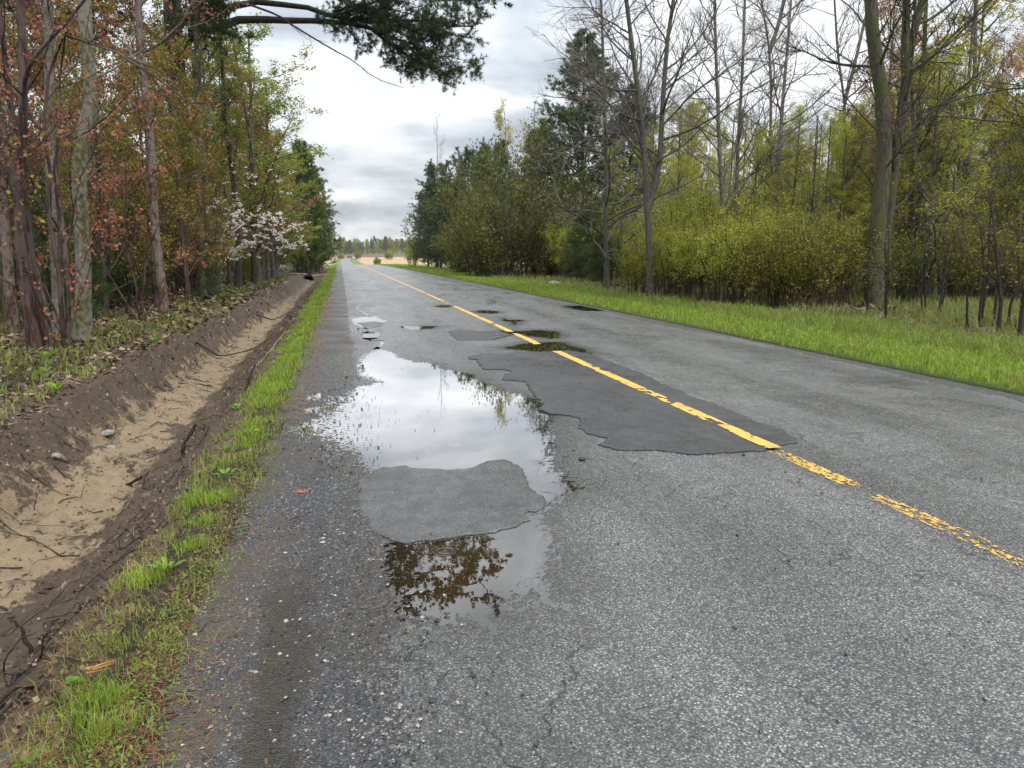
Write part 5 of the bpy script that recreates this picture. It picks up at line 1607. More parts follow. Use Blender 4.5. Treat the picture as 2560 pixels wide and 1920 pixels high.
for m, w, n in kinds:
    for i in range(n):
        d = rg.uniform(28, 78)
        th = rg.uniform(19, 53) if m is not budD else rg.uniform(36, 53)
        x, y = d * math.sin(R(th)), d * math.cos(R(th))
        if x < 16 or (x < 24 and y > 50):
            x += 9
        # crowns stay below the skyline seen above the shrubs
        top = np.interp(bearing(x, y), [15, 19, 26, 30, 36, 39, 46], [9, 10.5, 12, 9.5, 9.5, 15, 21])
        s = min(rg.uniform(.75, 1.15), (math.hypot(x, y) * math.tan(R(top)) * rg.uniform(.75, 1.0) + 1.5) / 12.5)
        s = max(s, .35)
        items.append((x, y, m, (s * 1.15, s * 1.15, s), w))
for i in range(4):
    d = rg.uniform(32, 46)
    th = R(rg.uniform(38, 46))
    items.append((d * math.sin(th), d * math.cos(th), budD, rg.uniform(.85, 1.1), 'coral leafed tree'))
for i in range(18):
    d = rg.uniform(28, 44)
    th = R(rg.uniform(37, 53)) if i < 13 else R(rg.uniform(29, 37))
    m, w = ((budB, 'lime leafed tree'), (budE, 'olive budding tree'), (budA, 'green budding tree'))[i % 3]
    s = rg.uniform(.38, .72)
    if d * math.sin(th) > 16.5:
        items.append((d * math.sin(th), d * math.cos(th), m, (s * 1.5, s * 1.5, s), w))
scatter('woodland_tree', 'tree', items, RIGHT_MARKS, 'trees in the depth of the right-hand wood')
items = []
for i in range(20):
    d = rg.uniform(27, 38)
    th = R(rg.uniform(39.5, 52))
    m, w = ((shA, 'lime shaded shrub'), (shB, 'olive shaded shrub'), (shC, 'green shaded shrub'))[i % 3]
    items.append((d * math.sin(th), d * math.cos(th), m, rg.uniform(.7, 1.15), w))
for i in range(105):
    d = rg.uniform(36, 78)
    th = R(rg.uniform(14, 53))
    x, y = d * math.sin(th), d * math.cos(th)
    if x < 14.5:
        x += rg.uniform(5, 9)
    if x < 14.5:
        continue
    m, w = ((shA, 'lime shaded shrub'), (shB, 'olive shaded shrub'), (shB, 'olive shaded shrub'), (shA, 'lime shaded shrub'), (shC, 'green shaded shrub'))[rg.integers(0, 5)]
    items.append((x, y, m, rg.uniform(.9, 1.7), w))
scatter('understorey_shrub', 'shrub', items, RIGHT_MARKS, 'understorey shrubs of the right-hand wood', ('stems', 'crown'))

# ------------------------------------------------------------------ far fields: bushes, pole, vehicles, treeline
farA = broad_tree(65, 16, .2, 16, (.15, .97), .30, 50, .4, 5, .5, 3, .5, M_LEAF_GREEN, 3, .55, 1, 0, (M_BARK_GREY, M_TWIG_GREY), spread=.5, twig_r=.02)
farB = broad_tree(66, 17, .2, 16, (.12, .97), .28, 50, .4, 5, .5, 3, .5, M_LEAF_YELLOW, 3, .55, 1, 0, (M_BARK_GREY, M_TWIG_GREY), spread=.5, twig_r=.02)
farC = broad_tree(67, 17, .2, 16, (.12, .97), .28, 50, .4, 5, .5, 3, .5, M_LEAF_AMBER, 3, .5, 1, 0, (M_BARK_GREY, M_TWIG_BROWN), spread=.5, twig_r=.02)
farP = pine(68, 20, .25, 4.2, M_NEEDLE, (M_BARK_DARK, M_TWIG_DARK), .8, 5, .08, .8, 4, 2, 5, .7, .10)
rg = np.random.default_rng(73)
FAR_MARKS = [(-1.3, 'at the left end of the horizon wood'), (-.2, 'behind the street light on the horizon'), (.5, 'behind the far vehicles'), (1.3, 'behind the upright dark field bush'), (2.2, 'left of the round field bush on the horizon'), (3.3, 'behind the round field bush'), (4.2, 'right of the round field bush on the horizon'), (5.2, 'behind the tiny field bush'), (6.2, 'at the right end of the horizon wood')]
items = []
for i in range(150):
    m, w = ((farA, 'green far tree'), (farB, 'golden far tree'), (farA, 'green far tree'), (farC, 'brownish far tree'), (farP, 'dark pointed far tree'))[i % 5]
    s = rg.uniform(.75, 1.15)
    items.append((rg.uniform(-25, 112), 962 + rg.uniform(0, 45), m, (s * 1.1, s * 1.1, s), w))
scatter('far_tree', 'tree', items, FAR_MARKS, 'trees of the wood on the horizon')
um = MB()
nn = 2600
ux, uy = rg.uniform(-45, 120, nn), rg.uniform(958, 975, nn)
uz = terrain(ux, uy) + rg.uniform(0, 1, nn) * (4 + 5 * fbm(ux, uy, 12, 4))
A = unit(rg.normal(size=(nn, 3))) * rg.uniform(.8, 1.8, (nn, 1))
um.leaves(np.stack([ux, uy, uz], -1), A, perp_rand(rg, unit(A)) * .6)
link('far_undergrowth', um.mesh('far_undergrowth', M_LEAF_OLIVE), kind='stuff')
hm = MB()
nn = 9000
hx = rg.uniform(60, 520, nn)
hy = rg.uniform(1240, 1330, nn)
hz = terrain(hx, hy) + rg.uniform(0, 1, nn) ** .7 * (15 + 9 * fbm(hx, hy, 60, 4))
A = unit(rg.normal(size=(nn, 3))) * rg.uniform(2, 4.5, (nn, 1))
hm.leaves(np.stack([hx, hy, hz], -1), A, perp_rand(rg, unit(A)) * 1.3)
link('far_wood', hm.mesh('far_wood', M_LEAF_OLIVE), kind='stuff')
fb = shrub(47, 5, 7, 18, M_LEAF_OLIVE, 3, .5, (M_TWIG_BROWN, M_TWIG_BROWN), r=.05, spread=.3)
for x, y, s, lab in [(31, 640, (1.3, 1.3, 1.45), 'round green bush alone in the stubble, largest in the field'), (5.5, 660, (.9, .9, 1.3), 'upright dark bush in the stubble, second largest'),
                     (9.3, 400, (.62, .62, .75), 'small green bush at the near edge of the stubble field'), (-9, 700, (.8, .8, .8), 'small bush beside the vehicles at the road junction'),
                     (53, 650, (.7, .7, .7), 'tiny bush right of the round one in the stubble'), (-26, 660, (1, 1, 1.2), 'bush at the left of the road near the junction')]:
    plant('field_bush', fb, lab, 'bush', (x + 9 if y > 600 else x + 9, y), x, s, parts=('stems', 'crown'))

t = thing('street_light', 'thin pale street light at the far road junction', 'street light', (-3.6, 722, float(terrain(-3.6, 722))))
mb = MB()
mb.tubes(np.array([[(0, 0, 0), (0, 0, 3.5), (0, 0, 7)]]), np.array([[.16, .13, .10]]), 8)
link('pole', mb.mesh('pole', M_STEEL), t)
mb = MB()
mb.tubes(np.array([[(0, 0, 7), (-.6, 0, 7.4), (-1.4, 0, 7.5)]]), np.array([[.09, .08, .07]]), 6)
link('arm', mb.mesh('arm', M_STEEL), t)
mb = MB()
mb.box((-1.8, 0, 7.46), (.9, .35, .18))
link('lamp_head', mb.mesh('lamp_head', M_STEEL), t)


def wheel(t, x, y, r):
    mb = MB()
    a = np.linspace(0, 2 * np.pi, 13)[:-1]
    for s, w in ((0, .16),):
        P = np.array([[(x, y - w, r), (x, y + w, r)]])
        mb.tubes(P, np.full((1, 2), r), 12, cap=True)
    o = link('wheel', mb.mesh('wheel', M_RUBBER), t)
    return o


def vehicle(kind, label, cat, x, y, paint):
    t = thing(kind, label, cat, (x, y, float(terrain(x, y)) + .25), R(8))
    mb = MB()
    if kind == 'wheel_loader':
        mb.box((.7, 0, 1.4), (2.6, 1.9, 1.0))
        mb.box((-1.0, 0, 1.15), (1.2, 1.4, .7))
        link('body', mb.mesh('body', paint), t)
        mb = MB()
        mb.box((-.2, 0, 2.35), (1.3, 1.5, 1.1))
        c = link('cab', mb.mesh('cab', paint), t)
        mb = MB()
        mb.box((-.2, 0, 2.4), (1.34, 1.54, .7))
        link('window', mb.mesh('window', M_GLASS), c)
        mb = MB()
        mb.tubes(np.array([[(-1.2, -.5, 1.4), (-2.2, -.5, 1.3), (-2.7, -.5, .7)], [(-1.2, .5, 1.4), (-2.2, .5, 1.3), (-2.7, .5, .7)]]), np.full((2, 3), .13), 6)
        link('arm', mb.mesh('arm', paint), t)
        mb = MB()
        mb.box((-3.0, 0, .55), (.8, 2.2, .7))
        link('bucket', mb.mesh('bucket', M_DARKPAINT), t)
        ws = [(-1.1, .75), (1.2, .75)]
    else:
        mb.box((0, 0, 1.0), (5.0, 1.9, .75))
        mb.box((1.6, 0, 1.5), (1.7, 1.86, .3))
        link('body', mb.mesh('body', paint), t)
        mb = MB()
        mb.box((-.3, 0, 1.75), (1.8, 1.7, .75))
        c = link('cab', mb.mesh('cab', paint), t)
        mb = MB()
        mb.box((-.3, 0, 1.78), (1.84, 1.74, .45))
        link('window', mb.mesh('window', M_GLASS), c)
        ws = [(-1.6, .4), (1.6, .4)]
    for x_, r_ in ws:
        for s in (-1, 1):
            wheel(t, x_, s * .85, r_)
    return t


vehicle('wheel_loader', 'yellow wheel loader parked at the far road junction', 'loader', 2.2, 746, M_MACHINE)
vehicle('pickup_truck', 'dark pickup truck right of the yellow loader at the far junction', 'truck', 8.5, 747, M_DARKPAINT)
vehicle('pickup_truck', 'white pickup truck at the right end of the vehicles at the far junction', 'truck', 13.5, 748, M_WHITEPAINT)

# ------------------------------------------------------------------ grass, litter (nobody could count them)
def grass(name, n, xf, h, w, seed, mat, lean=.35, zf=terrain, sink=.01, keep=None):
    rng = np.random.default_rng(seed)
    x, y = xf(rng, n)
    if keep is not None:
        k = keep(rng, x, y)
        x, y = x[k], y[k]
    n = len(x)
    z = zf(x, y) - sink
    d = np.hypot(x, y)
    hh = h(x, y, d) * rng.uniform(.5, 1.3, n)
    ww = w(d)
    a = rng.uniform(0, 2 * np.pi, n)
    b = rng.uniform(0, 2 * np.pi, n)
    le = rng.uniform(.1, 1, n) * lean
    base = np.stack([x, y, z], -1)
    side = np.stack([np.cos(b), np.sin(b), b * 0], -1) * ww[:, None]
    bend = np.stack([np.cos(a), np.sin(a), a * 0], -1)
    mid = base + bend * (le * hh * .35)[:, None] + np.stack([x * 0, x * 0, hh * .6], -1)
    tip = base + bend * (le * hh * 1.25)[:, None] + np.stack([x * 0, x * 0, hh * (1 - .25 * le)], -1)
    V = np.stack([base - side, base + side, mid + side * .75, mid - side * .75, tip], 1).reshape(-1, 3)
    o = np.arange(n)[:, None] * 5
    mb = MB()
    mb.v = [V]
    mb.n = len(V)
    mb.f = [(o + np.array([[0, 1, 2, 3]]), 0), (o + np.array([[3, 2, 4]]), 0)]
    return link(name, mb.mesh(name, mat), kind='stuff')


def samp_y(rng, n, y0, y1, p):
    """more blades near the camera"""
    u = rng.uniform(0, 1, n)
    return (y0 ** (1 - p) + u * (y1 ** (1 - p) - y0 ** (1 - p))) ** (1 / (1 - p))


def left_verge(rng, n):
    y = samp_y(rng, n, 1.6, 150, 1.55)
    ctr = np.interp(y, [2, 8, 17, 50, 150], [-.86, -.84, -.82, -.85, -.95])
    x = ctr + rng.normal(size=n) * np.interp(y, [2, 6, 17, 60], [.15, .12, .15, .20])
    return x, y


def dz(x, y):
    return np.where((x > -3.7) & (x < -.75), ditch_z(x, y), terrain(x, y))


cl = lambda x, y: fbm(x, y, .2, 91, 3)
grass('grass', 52000, left_verge, lambda x, y, d: np.interp(d, [2, 5, 20, 60], [.055, .065, .09, .13]) * (.45 + 1.1 * cl(x, y)) * (.6 + .8 * fbm(x, y, .9, 98, 3)), lambda d: np.clip(.0004 * d + .0004, .0011, .012), 201, M_GRASS, .6,
      keep=lambda r, x, y: (cl(x, y) + r.normal(size=len(x)) * .13 > np.interp(y, [2, 3.5, 6, 9, 14], [.69, .69, .645, .49, .31])))


grass('sparse_grass', 3600, lambda r, n: ((lambda y: (np.interp(y, [1.6, 6, 12], [-.92, -.84, -.82]) + r.normal(size=n) * .17, y))(samp_y(r, n, 1.6, 14, 1.7))), lambda x, y, d: .075 + 0 * x, lambda d: .0011 + .0002 * d, 207, M_GRASS_WILD, 1.1, zf=lambda x, y: dz(x, y))


def right_verge(rng, n):
    y = samp_y(rng, n, 5, 230, 1.35)
    u = rng.uniform(0, 1, n) ** .8
    x = 7.32 + .35 * (fbm(y, y * 0, 2.5, 51) - .5) + u * np.interp(y, [5, 12, 20, 60, 130], [5.2, 4.8, 4.6, 4.0, 4.5])
    return x, y


grass('grass', 88000, right_verge, lambda x, y, d: np.interp(x, [7.2, 8, 9.5, 12], [.09, .13, .14, .20]) * np.interp(d, [8, 60, 150], [1, 1.2, 1.8]), lambda d: np.clip(.00055 * d, .003, .05), 202, M_GRASS, .7)
grass('tall_grass', 42000, lambda r, n: ((lambda y: (10.3 + r.uniform(0, 1, n) * np.interp(y, [8, 25, 60], [9, 12, 14]), y))(samp_y(r, n, 8, 60, 1.3))), lambda x, y, d: .32 + 0 * x, lambda d: np.clip(.00042 * d, .004, .03), 203, M_GRASS_WILD, .8,
      keep=lambda r, x, y: (fbm(x, y, 1.1, 93, 3) + r.normal(size=len(x)) * .08 > np.where((x > 11.5) & (y > 19), .56, .38)))
grass('dry_stalks', 220, lambda r, n: ((lambda y: (10.8 + r.uniform(0, 1, n) * 4.5, y))(samp_y(r, n, 9, 60, 1.2))), lambda x, y, d: .55 + 0 * x, lambda d: np.clip(.00035 * d, .004, .02), 204, M_STRAW, 1.2)
grass('verge_straw', 5000, right_verge, lambda x, y, d: .10 + 0 * x, lambda d: np.clip(.00035 * d, .003, .02), 208, M_STRAW, 1.3, keep=lambda r, x, y: (x > 8.0) & (fbm(x, y, .9, 97, 3) > .48))
grass('bank_grass', 6000, lambda r, n: (-3.0 - r.uniform(0, 1, n) ** 1.3 * 2.2, samp_y(r, n, 6, 45, 1.6)), lambda x, y, d: .13 + 0 * x, lambda d: np.clip(.0006 * d, .003, .02), 205, M_GRASS_WILD, .9,
      keep=lambda r, x, y: fbm(x, y, .5, 95, 3) + r.normal(size=len(x)) * .06 > .5)
grass('wood_floor_plants', 4500, lambda r, n: ((lambda y: (-3.4 - r.uniform(0, 1, n) * (3 + y * .2), y))(samp_y(r, n, 9, 60, 1.4))), lambda x, y, d: .20 + 0 * x, lambda d: np.clip(.0013 * d, .01, .05), 206, M_LEAF_BUSH, 1.3,
      keep=lambda r, x, y: fbm(x, y, .9, 96, 3) > .5)


def litter(name, n, xf, size, mat, seed, zf, aspect=.45, flat=.35, narrow=False):
    rng = np.random.default_rng(seed)
    x, y = xf(rng, n)
    d = np.hypot(x, y)
    z = zf(x, y) + .006
    C = np.stack([x, y, z], -1)
    ln = size * rng.uniform(.5, 1.4, n) * np.clip(d / 8, 1, 3)
    a = rng.uniform(0, 2 * np.pi, n)
    A = np.stack([np.cos(a), np.sin(a), rng.normal(size=n) * flat], -1)
    A = unit(A) * ln[:, None]
    W = np.stack([-np.sin(a), np.cos(a), rng.normal(size=n) * flat], -1) * (ln * aspect)[:, None]
    mb = MB()
    mb.leaves(C, A, W)
    return link(name, mb.mesh(name, mat), kind='stuff')


litter('leaf_litter', 16000, lambda r, n: ((lambda y: (-2.95 - r.uniform(0, 1, n) ** 1.2 * (2 + y * .18), y))(samp_y(r, n, 5, 50, 1.4))), .055, M_DEADLEAF, 211, dz)
litter('ditch_litter', 8500, lambda r, n: (-1.25 + r.normal(size=n) * .28, samp_y(r, n, 1.8, 40, 1.5)), .020, M_DEADLEAF, 212, dz, .4, .9)
litter('ditch_litter', 2600, lambda r, n: (-2.8 + r.normal(size=n) * .22, samp_y(r, n, 4.5, 40, 1.5)), .024, M_DEADLEAF, 215, dz, .4, .9)
sz = lambda x, y: np.maximum(terrain(x, y), np.where(x > -.9, 0.0, -9)) + .002
litter('pine_straw', 21000, lambda r, n: (-.86 + r.normal(size=n) * .20, samp_y(r, n, 1.6, 26, 1.7)), .055, M_NEEDLE_DEAD, 213, lambda x, y: np.where(x < -.8, dz(np.minimum(x, -.8), y), .004), .013, .12)
litter('pine_straw', 2000, lambda r, n: (-.45 + r.normal(size=n) * .10, samp_y(r, n, 7, 32, 1.3)), .05, M_NEEDLE_DEAD, 216, lambda x, y: x * 0 + .012, .05, .1)
litter('verge_clover', 7000, lambda r, n: ((lambda y: (np.interp(y, [2, 6, 12], [-.80, -.72, -.66]) + r.normal(size=n) * .11, y))(samp_y(r, n, 1.6, 12, 1.6))), .011, M_WEED, 217, lambda x, y: np.where(x < -.8, dz(np.minimum(x, -.8), y), .006), .45, .5)
litter('leaf_litter', 6000, lambda r, n: ((lambda y: (10.8 + r.uniform(0, 1, n) * 5, y))(samp_y(r, n, 10, 45, 1.3))), .06, M_DEADLEAF, 214, terrain)


def grit(name, n, xf, size, mat, seed, zf):
    """loose stones: squashed octahedra"""
    rng = np.random.default_rng(seed)
    x, y = xf(rng, n)
    z = zf(x, y)
    s = size * rng.lognormal(0, .45, n)
    a = rng.uniform(0, 6.28, n)
    U = np.array([(1, 0, 0), (0, 1, 0), (-1, 0, 0), (0, -1, 0), (0, 0, 1), (0, 0, -1)], float)
    V = U[None] * (s[:, None, None] * rng.uniform(.6, 1.2, (n, 6, 1))) * np.array([1, .75, .6])
    ca, sa = np.cos(a), np.sin(a)
    V2 = V.copy()
    V2[:, :, 0] = V[:, :, 0] * ca[:, None] - V[:, :, 1] * sa[:, None]
    V2[:, :, 1] = V[:, :, 0] * sa[:, None] + V[:, :, 1] * ca[:, None]
    V2 += np.stack([x, y, z], -1)[:, None]
    F = np.array([(0, 1, 4), (1, 2, 4), (2, 3, 4), (3, 0, 4), (1, 0, 5), (2, 1, 5), (3, 2, 5), (0, 3, 5)])
    mb = MB()
    mb.add(V2.reshape(-1, 3), (np.arange(n)[:, None, None] * 6 + F[None]).reshape(-1, 3))
    return link(name, mb.mesh(name, mat), kind='stuff')


flat_z = lambda x, y: x * 0 + .004
grit('loose_gravel', 4500, lambda r, n: (-.12 + r.normal(size=n) * .22, samp_y(r, n, 1.6, 14, 1.5)), .0055, M_CHUNK, 221, flat_z)
grit('loose_gravel', 420, lambda r, n: (-.15 + r.normal(size=n) * .3, samp_y(r, n, 1.6, 7, 1.6)), .006, M_PEBBLE, 222, flat_z)
grit('loose_gravel', 260, lambda r, n: (r.uniform(.4, 4.2, n), samp_y(r, n, 1.8, 14, 1.3)), .006, M_CHUNK, 223, flat_z)
grit('soil_clods', 3000, lambda r, n: (r.uniform(-3.2, -1.0, n), samp_y(r, n, 2.5, 22, 1.5)), .012, M_DITCH, 224, dz)

def rootlets(name, n, xf, ln, r, mat, seed, lift=.03):
    rng = np.random.default_rng(seed)
    x, y = xf(rng, n)
    m = 6
    a = rng.uniform(0, 6.28, n)[:, None] + np.cumsum(rng.normal(size=(n, m)) * .35, 1)
    l = (ln * rng.lognormal(0, .5, n))[:, None] / m
    X = x[:, None] + np.cumsum(np.cos(a) * l, 1)
    Y = y[:, None] + np.cumsum(np.sin(a) * l, 1)
    Z = dz(X, Y) + np.abs(rng.normal(size=(n, m))) * lift * .4 + .004
    Z[:, -1] += rng.uniform(0, 1, n) ** 4 * lift * 3
    mb = MB()
    mb.tubes(np.stack([X, Y, Z], -1), (r * rng.lognormal(0, .4, n))[:, None] * np.linspace(1, .4, m)[None], 4)
    return link(name, mb.mesh(name, mat, True), kind='stuff')


rootlets('rootlets', 240, lambda r, n: (-1.45 + r.normal(size=n) * .28, samp_y(r, n, 2.2, 30, 1.5)), .20, .0035, M_STICK, 231)
rootlets('rootlets', 150, lambda r, n: (-2.72 + r.normal(size=n) * .22, samp_y(r, n, 4, 35, 1.4)), .24, .004, M_STICK, 232, .05)
rootlets('rootlets', 110, lambda r, n: (r.uniform(-2.6, -1.6, n), samp_y(r, n, 3, 20, 1.5)), .22, .0035, M_STICK, 233)
rootlets('dry_twigs', 120, lambda r, n: (-.95 + r.normal(size=n) * .25, samp_y(r, n, 1.8, 16, 1.5)), .12, .0018, M_STICK_PALE, 234, .01)
grit('soil_clods', 700, lambda r, n: (-1.5 + r.normal(size=n) * .3, samp_y(r, n, 2.2, 22, 1.5)), .026, M_DITCH, 225, dz)

# ------------------------------------------------------------------ single small things
def dzs(x, y):
    return float(dz(np.array([x]), np.array([y]))[0])


def stick(name, label, pts, r, mat=None, forks=(), seed=0, cat='stick', group=None):
    """a root or stick lying along measured points (x, y, height above ground)"""
    rng = np.random.default_rng(300 + seed)
    P = np.array([(x, y, dzs(x, y) + z) for x, y, z in pts])
    b = P[0].copy()
    P = pathify(P - b, 12)
    P[1:] += np.cumsum(rng.normal(size=(11, 3)) * .006, 0)
    t = MB()
    t.tubes(P[None], (r * np.linspace(1, .45, 12) * rng.uniform(.85, 1.15, 12))[None], 7, cap=True)
    for i, (f, d, l) in enumerate(forks):
        p0 = P[int(f * 11)]
        d = np.array(d, float)
        Q = pathify(np.array([p0, p0 + d * l * .5 + rng.normal(size=3) * .015, p0 + d * l]), 7)
        t.tubes(Q[None], (r * .6 * np.linspace(1, .35, 7))[None], 6, cap=True)
    return link(name, t.mesh(name, mat or M_STICK, True), loc=tuple(b), label=label, cat=cat, group=group)


stick('root_stub', 'upright dark root standing out of the right side of the ditch', [(-1.62, 4.02, -.02), (-1.62, 4.03, .08), (-1.64, 4.05, .17), (-1.68, 4.06, .25)], .014, seed=1, cat='root')
stick('root_stub', 'thin bent dark root just left of the upright one', [(-1.72, 3.95, -.02), (-1.73, 3.95, .10), (-1.68, 3.98, .13), (-1.60, 4.0, .12)], .006, seed=2, cat='root')
stick('fallen_branch', 'long dark branch lying down the ditch slope toward the pine needles', [(-1.28, 3.45, .03), (-1.5, 3.2, .03), (-1.72, 3.05, .03), (-1.85, 2.9, .02)], .013, forks=[(.3, (-.7, -.7, .05), .3)], seed=3, cat='branch')
stick('fallen_branch', 'second dark branch lying just below the long one on the slope', [(-1.3, 3.28, .02), (-1.48, 3.0, .03), (-1.62, 2.8, .02)], .009, seed=4, cat='branch')
stick('exposed_root', 'crooked dark root at the left edge of the ditch floor', [(-3.05, 4.55, .02), (-2.8, 4.5, .05), (-2.6, 4.52, .04), (-2.45, 4.5, .01)], .016, forks=[(.5, (.3, -.7, .1), .2), (.3, (.5, .6, .2), .15)], seed=5, cat='root')
stick('exposed_root', 'long low root crossing the ditch floor near the pale stone', [(-2.7, 4.95, .0), (-2.4, 4.9, .025), (-2.1, 4.85, .02), (-1.85, 4.85, .0)], .013, seed=6, cat='root')
stick('exposed_root', 'forked root lying below the one near the pale stone', [(-2.65, 4.0, .0), (-2.4, 4.15, .03), (-2.2, 4.2, .03), (-1.95, 4.25, .01)], .014, forks=[(.4, (-.3, -.8, 0), .22), (.8, (.4, .5, .2), .12)], seed=7, cat='root')
stick('exposed_root', 'dark hooked root at the foot of the ditch slope beside the sand', [(-1.95, 7.1, .0), (-1.85, 7.0, .06), (-1.75, 6.85, .08), (-1.72, 6.65, .0)], .016, forks=[(.6, (.5, .3, .4), .12)], seed=8, cat='root')
stick('exposed_root', 'stubby dark root on the slope right of the hooked one', [(-1.5, 7.3, .0), (-1.45, 7.3, .08), (-1.38, 7.25, .16)], .02, seed=9, cat='root')
stick('exposed_root', 'leaning dark stub at the edge of the grass verge', [(-1.15, 9.0, -.02), (-1.1, 9.05, .12), (-1.0, 9.1, .26)], .02, seed=10, cat='root')
stick('exposed_root', 'black curved root on the sand beyond the hooked one', [(-1.7, 8.6, .0), (-1.62, 8.55, .08), (-1.55, 8.4, .04)], .016, seed=11, cat='root')
stick('fallen_branch', 'dark branch lying across the far ditch floor', [(-2.7, 15.2, .02), (-2.3, 15.0, .03), (-1.8, 15.3, .05), (-1.4, 15.6, .03)], .018, forks=[(.7, (.3, .6, .2), .3)], seed=12, cat='branch')
stick('fallen_branch', 'thin pale stick leaning on the verge above the far ditch', [(-1.5, 12.6, .02), (-1.25, 13.4, .06), (-1.05, 14.3, .1)], .012, M_STICK_PALE, seed=13, cat='branch')
stick('fallen_branch', 'dark branch in the narrow far part of the ditch', [(-2.6, 24, .02), (-2.1, 24.2, .06), (-1.6, 24.8, .04)], .025, seed=14, cat='branch')
stick('peeled_stick', 'short peeled stick on the slope between branches and pine needles', [(-1.32, 2.92, .02), (-1.36, 2.75, .03), (-1.33, 2.6, .02)], .008, M_STICK_PALE, seed=15)
stick('fallen_branch', 'twig at the near left corner of the ditch', [(-1.85, 2.5, .02), (-1.6, 2.62, .03), (-1.38, 2.72, .03)], .008, seed=16, cat='branch')
stick('exposed_root', 'tangle of dark roots at the bottom of the slope near the asphalt chunks', [(-1.58, 2.45, .0), (-1.48, 2.5, .07), (-1.38, 2.5, .03)], .013, forks=[(.3, (.4, -.3, .5), .1), (.6, (-.5, .2, .5), .1), (.5, (.2, .8, .2), .12)], seed=17, cat='root')
stick('straw_stalk', 'curved pale straw lying at the edge of the verge', [(-.74, 3.1, .01), (-.70, 3.02, .012), (-.66, 2.93, .012), (-.64, 2.8, .01)], .003, M_STICK_PALE, seed=18, cat='straw')
stick('twig', 'thin brown twig on the gravel shoulder', [(-.35, 4.25, .012), (-.22, 4.33, .012)], .003, M_STICK, seed=19, cat='twig')


def rock(name, label, loc, size, mat, seed, cat='stone', sub=2, rough=.22, group=None):
    bm = bmesh.new()
    bmesh.ops.create_icosphere(bm, subdivisions=sub, radius=1)
    rng = np.random.default_rng(seed)
    planes = unit(rng.normal(size=(9, 3)))
    for v in bm.verts:
        c = np.array(v.co)
        d = 1.0
        for p in planes:
            q = c @ p
            if q > .62:
                d = min(d, .62 / q)
        c = c * d * (1 + rng.uniform(-.5, .5) * rough * .25)
        v.co = Vector(c * np.array(size))
    me = bpy.data.meshes.new(name)
    bm.to_mesh(me)
    bm.free()
    me.materials.append(mat)
    o = link(name, me, loc=loc, label=label, cat=cat, group=group)
    o.rotation_euler = (0, 0, seed * 1.3)
    return o


rock('boulder', 'grey lichen-spotted boulder beside the driveway', (-4.2, 58.8, .12), (.75, .65, .68), M_BOULDER, 401, 'boulder', 3)
rock('stone', 'pale buff stone on the ditch floor near the long low root', (-2.02, 4.55, dzs(-2.02, 4.55) + .015), (.045, .035, .03), M_PEBBLE, 402)
rock('stone', 'buff stone on the foot of the left ditch bank', (-2.6, 7.35, dzs(-2.6, 7.35) + .008), (.07, .05, .03), M_STONE, 403)
rock('stone', 'grey stone half buried below the left bank', (-2.5, 8.5, dzs(-2.5, 8.5) + .012), (.10, .07, .05), M_STONE, 404)
rock('stone', 'flat grey stone beside the half buried one', (-2.35, 8.1, dzs(-2.35, 8.1) + .008), (.12, .09, .035), M_STONE, 405)
rock('stone', 'pale stone lying in the right grass verge before the drooping bare tree', (11.3, 39.3, -.05), (.55, .35, .2), M_STONE, 406)
rock('stone', 'small pale stone left of the larger one in the right verge', (10.6, 39.8, -.08), (.3, .2, .1), M_STONE, 407)
for i, (x, y, s, lab) in enumerate([(-1.22, 2.50, .045, 'black asphalt chunk with a flat top, largest in the verge litter'), (-1.33, 2.36, .05, 'long black asphalt chunk left of the flat-topped one'), (-1.45, 2.45, .035, 'dark chunk deepest in the litter by the tangled roots'),
                                    (-1.05, 2.33, .035, 'small black chunk nearest the gravel shoulder'), (-1.15, 2.72, .03, 'dark chunk under the grass tuft above the others')]):
    rock('asphalt_chunk', lab, (x, y, dzs(x, y) + s * .5), (s * 1.3, s, s * .8), M_CHUNK, 410 + i, 'asphalt chunk', 2)
for i, (x, y, s, lab) in enumerate([(1.69, 5.13, .026, 'black lump of asphalt between the large puddle and the long patch'), (2.93, 5.0, .014, 'dark crumb at the near end of the yellow line on the patch'), (2.04, 3.5, .011, 'tiny black crumb alone on the bare near lane'),
                                    (.24, 10.3, .022, 'dark lump at the narrow far end of the large puddle'), (.30, 15.6, .025, 'dark lump by the puddle with the grey island'), (.02, 9.4, .018, 'dark lump on the shoulder beside the large puddle')]):
    rock('asphalt_crumb', lab, (x, y, s * .5), (s * 1.2, s, s * .9), M_CHUNK, 420 + i, 'asphalt crumb', 2)
for i, (x, y, s, lab) in enumerate([(-.62, 2.98, .012, 'tan pebble at the edge of the grass'), (-.22, 3.02, .010, 'yellowish pebble on the dark wheel track'), (-.09, 2.32, .009, 'cream pebble near the bottom of the shoulder'), (-.03, 2.28, .009, 'orange-brown pebble beside the cream one'), (.33, 2.3, .009, 'rusty pebble on the black gravel by the wet asphalt')]):
    rock('pebble', lab, (x, y, s * .7 + .003), (s * 1.2, s, s * .8), M_PEBBLE, 430 + i, 'pebble', 1)


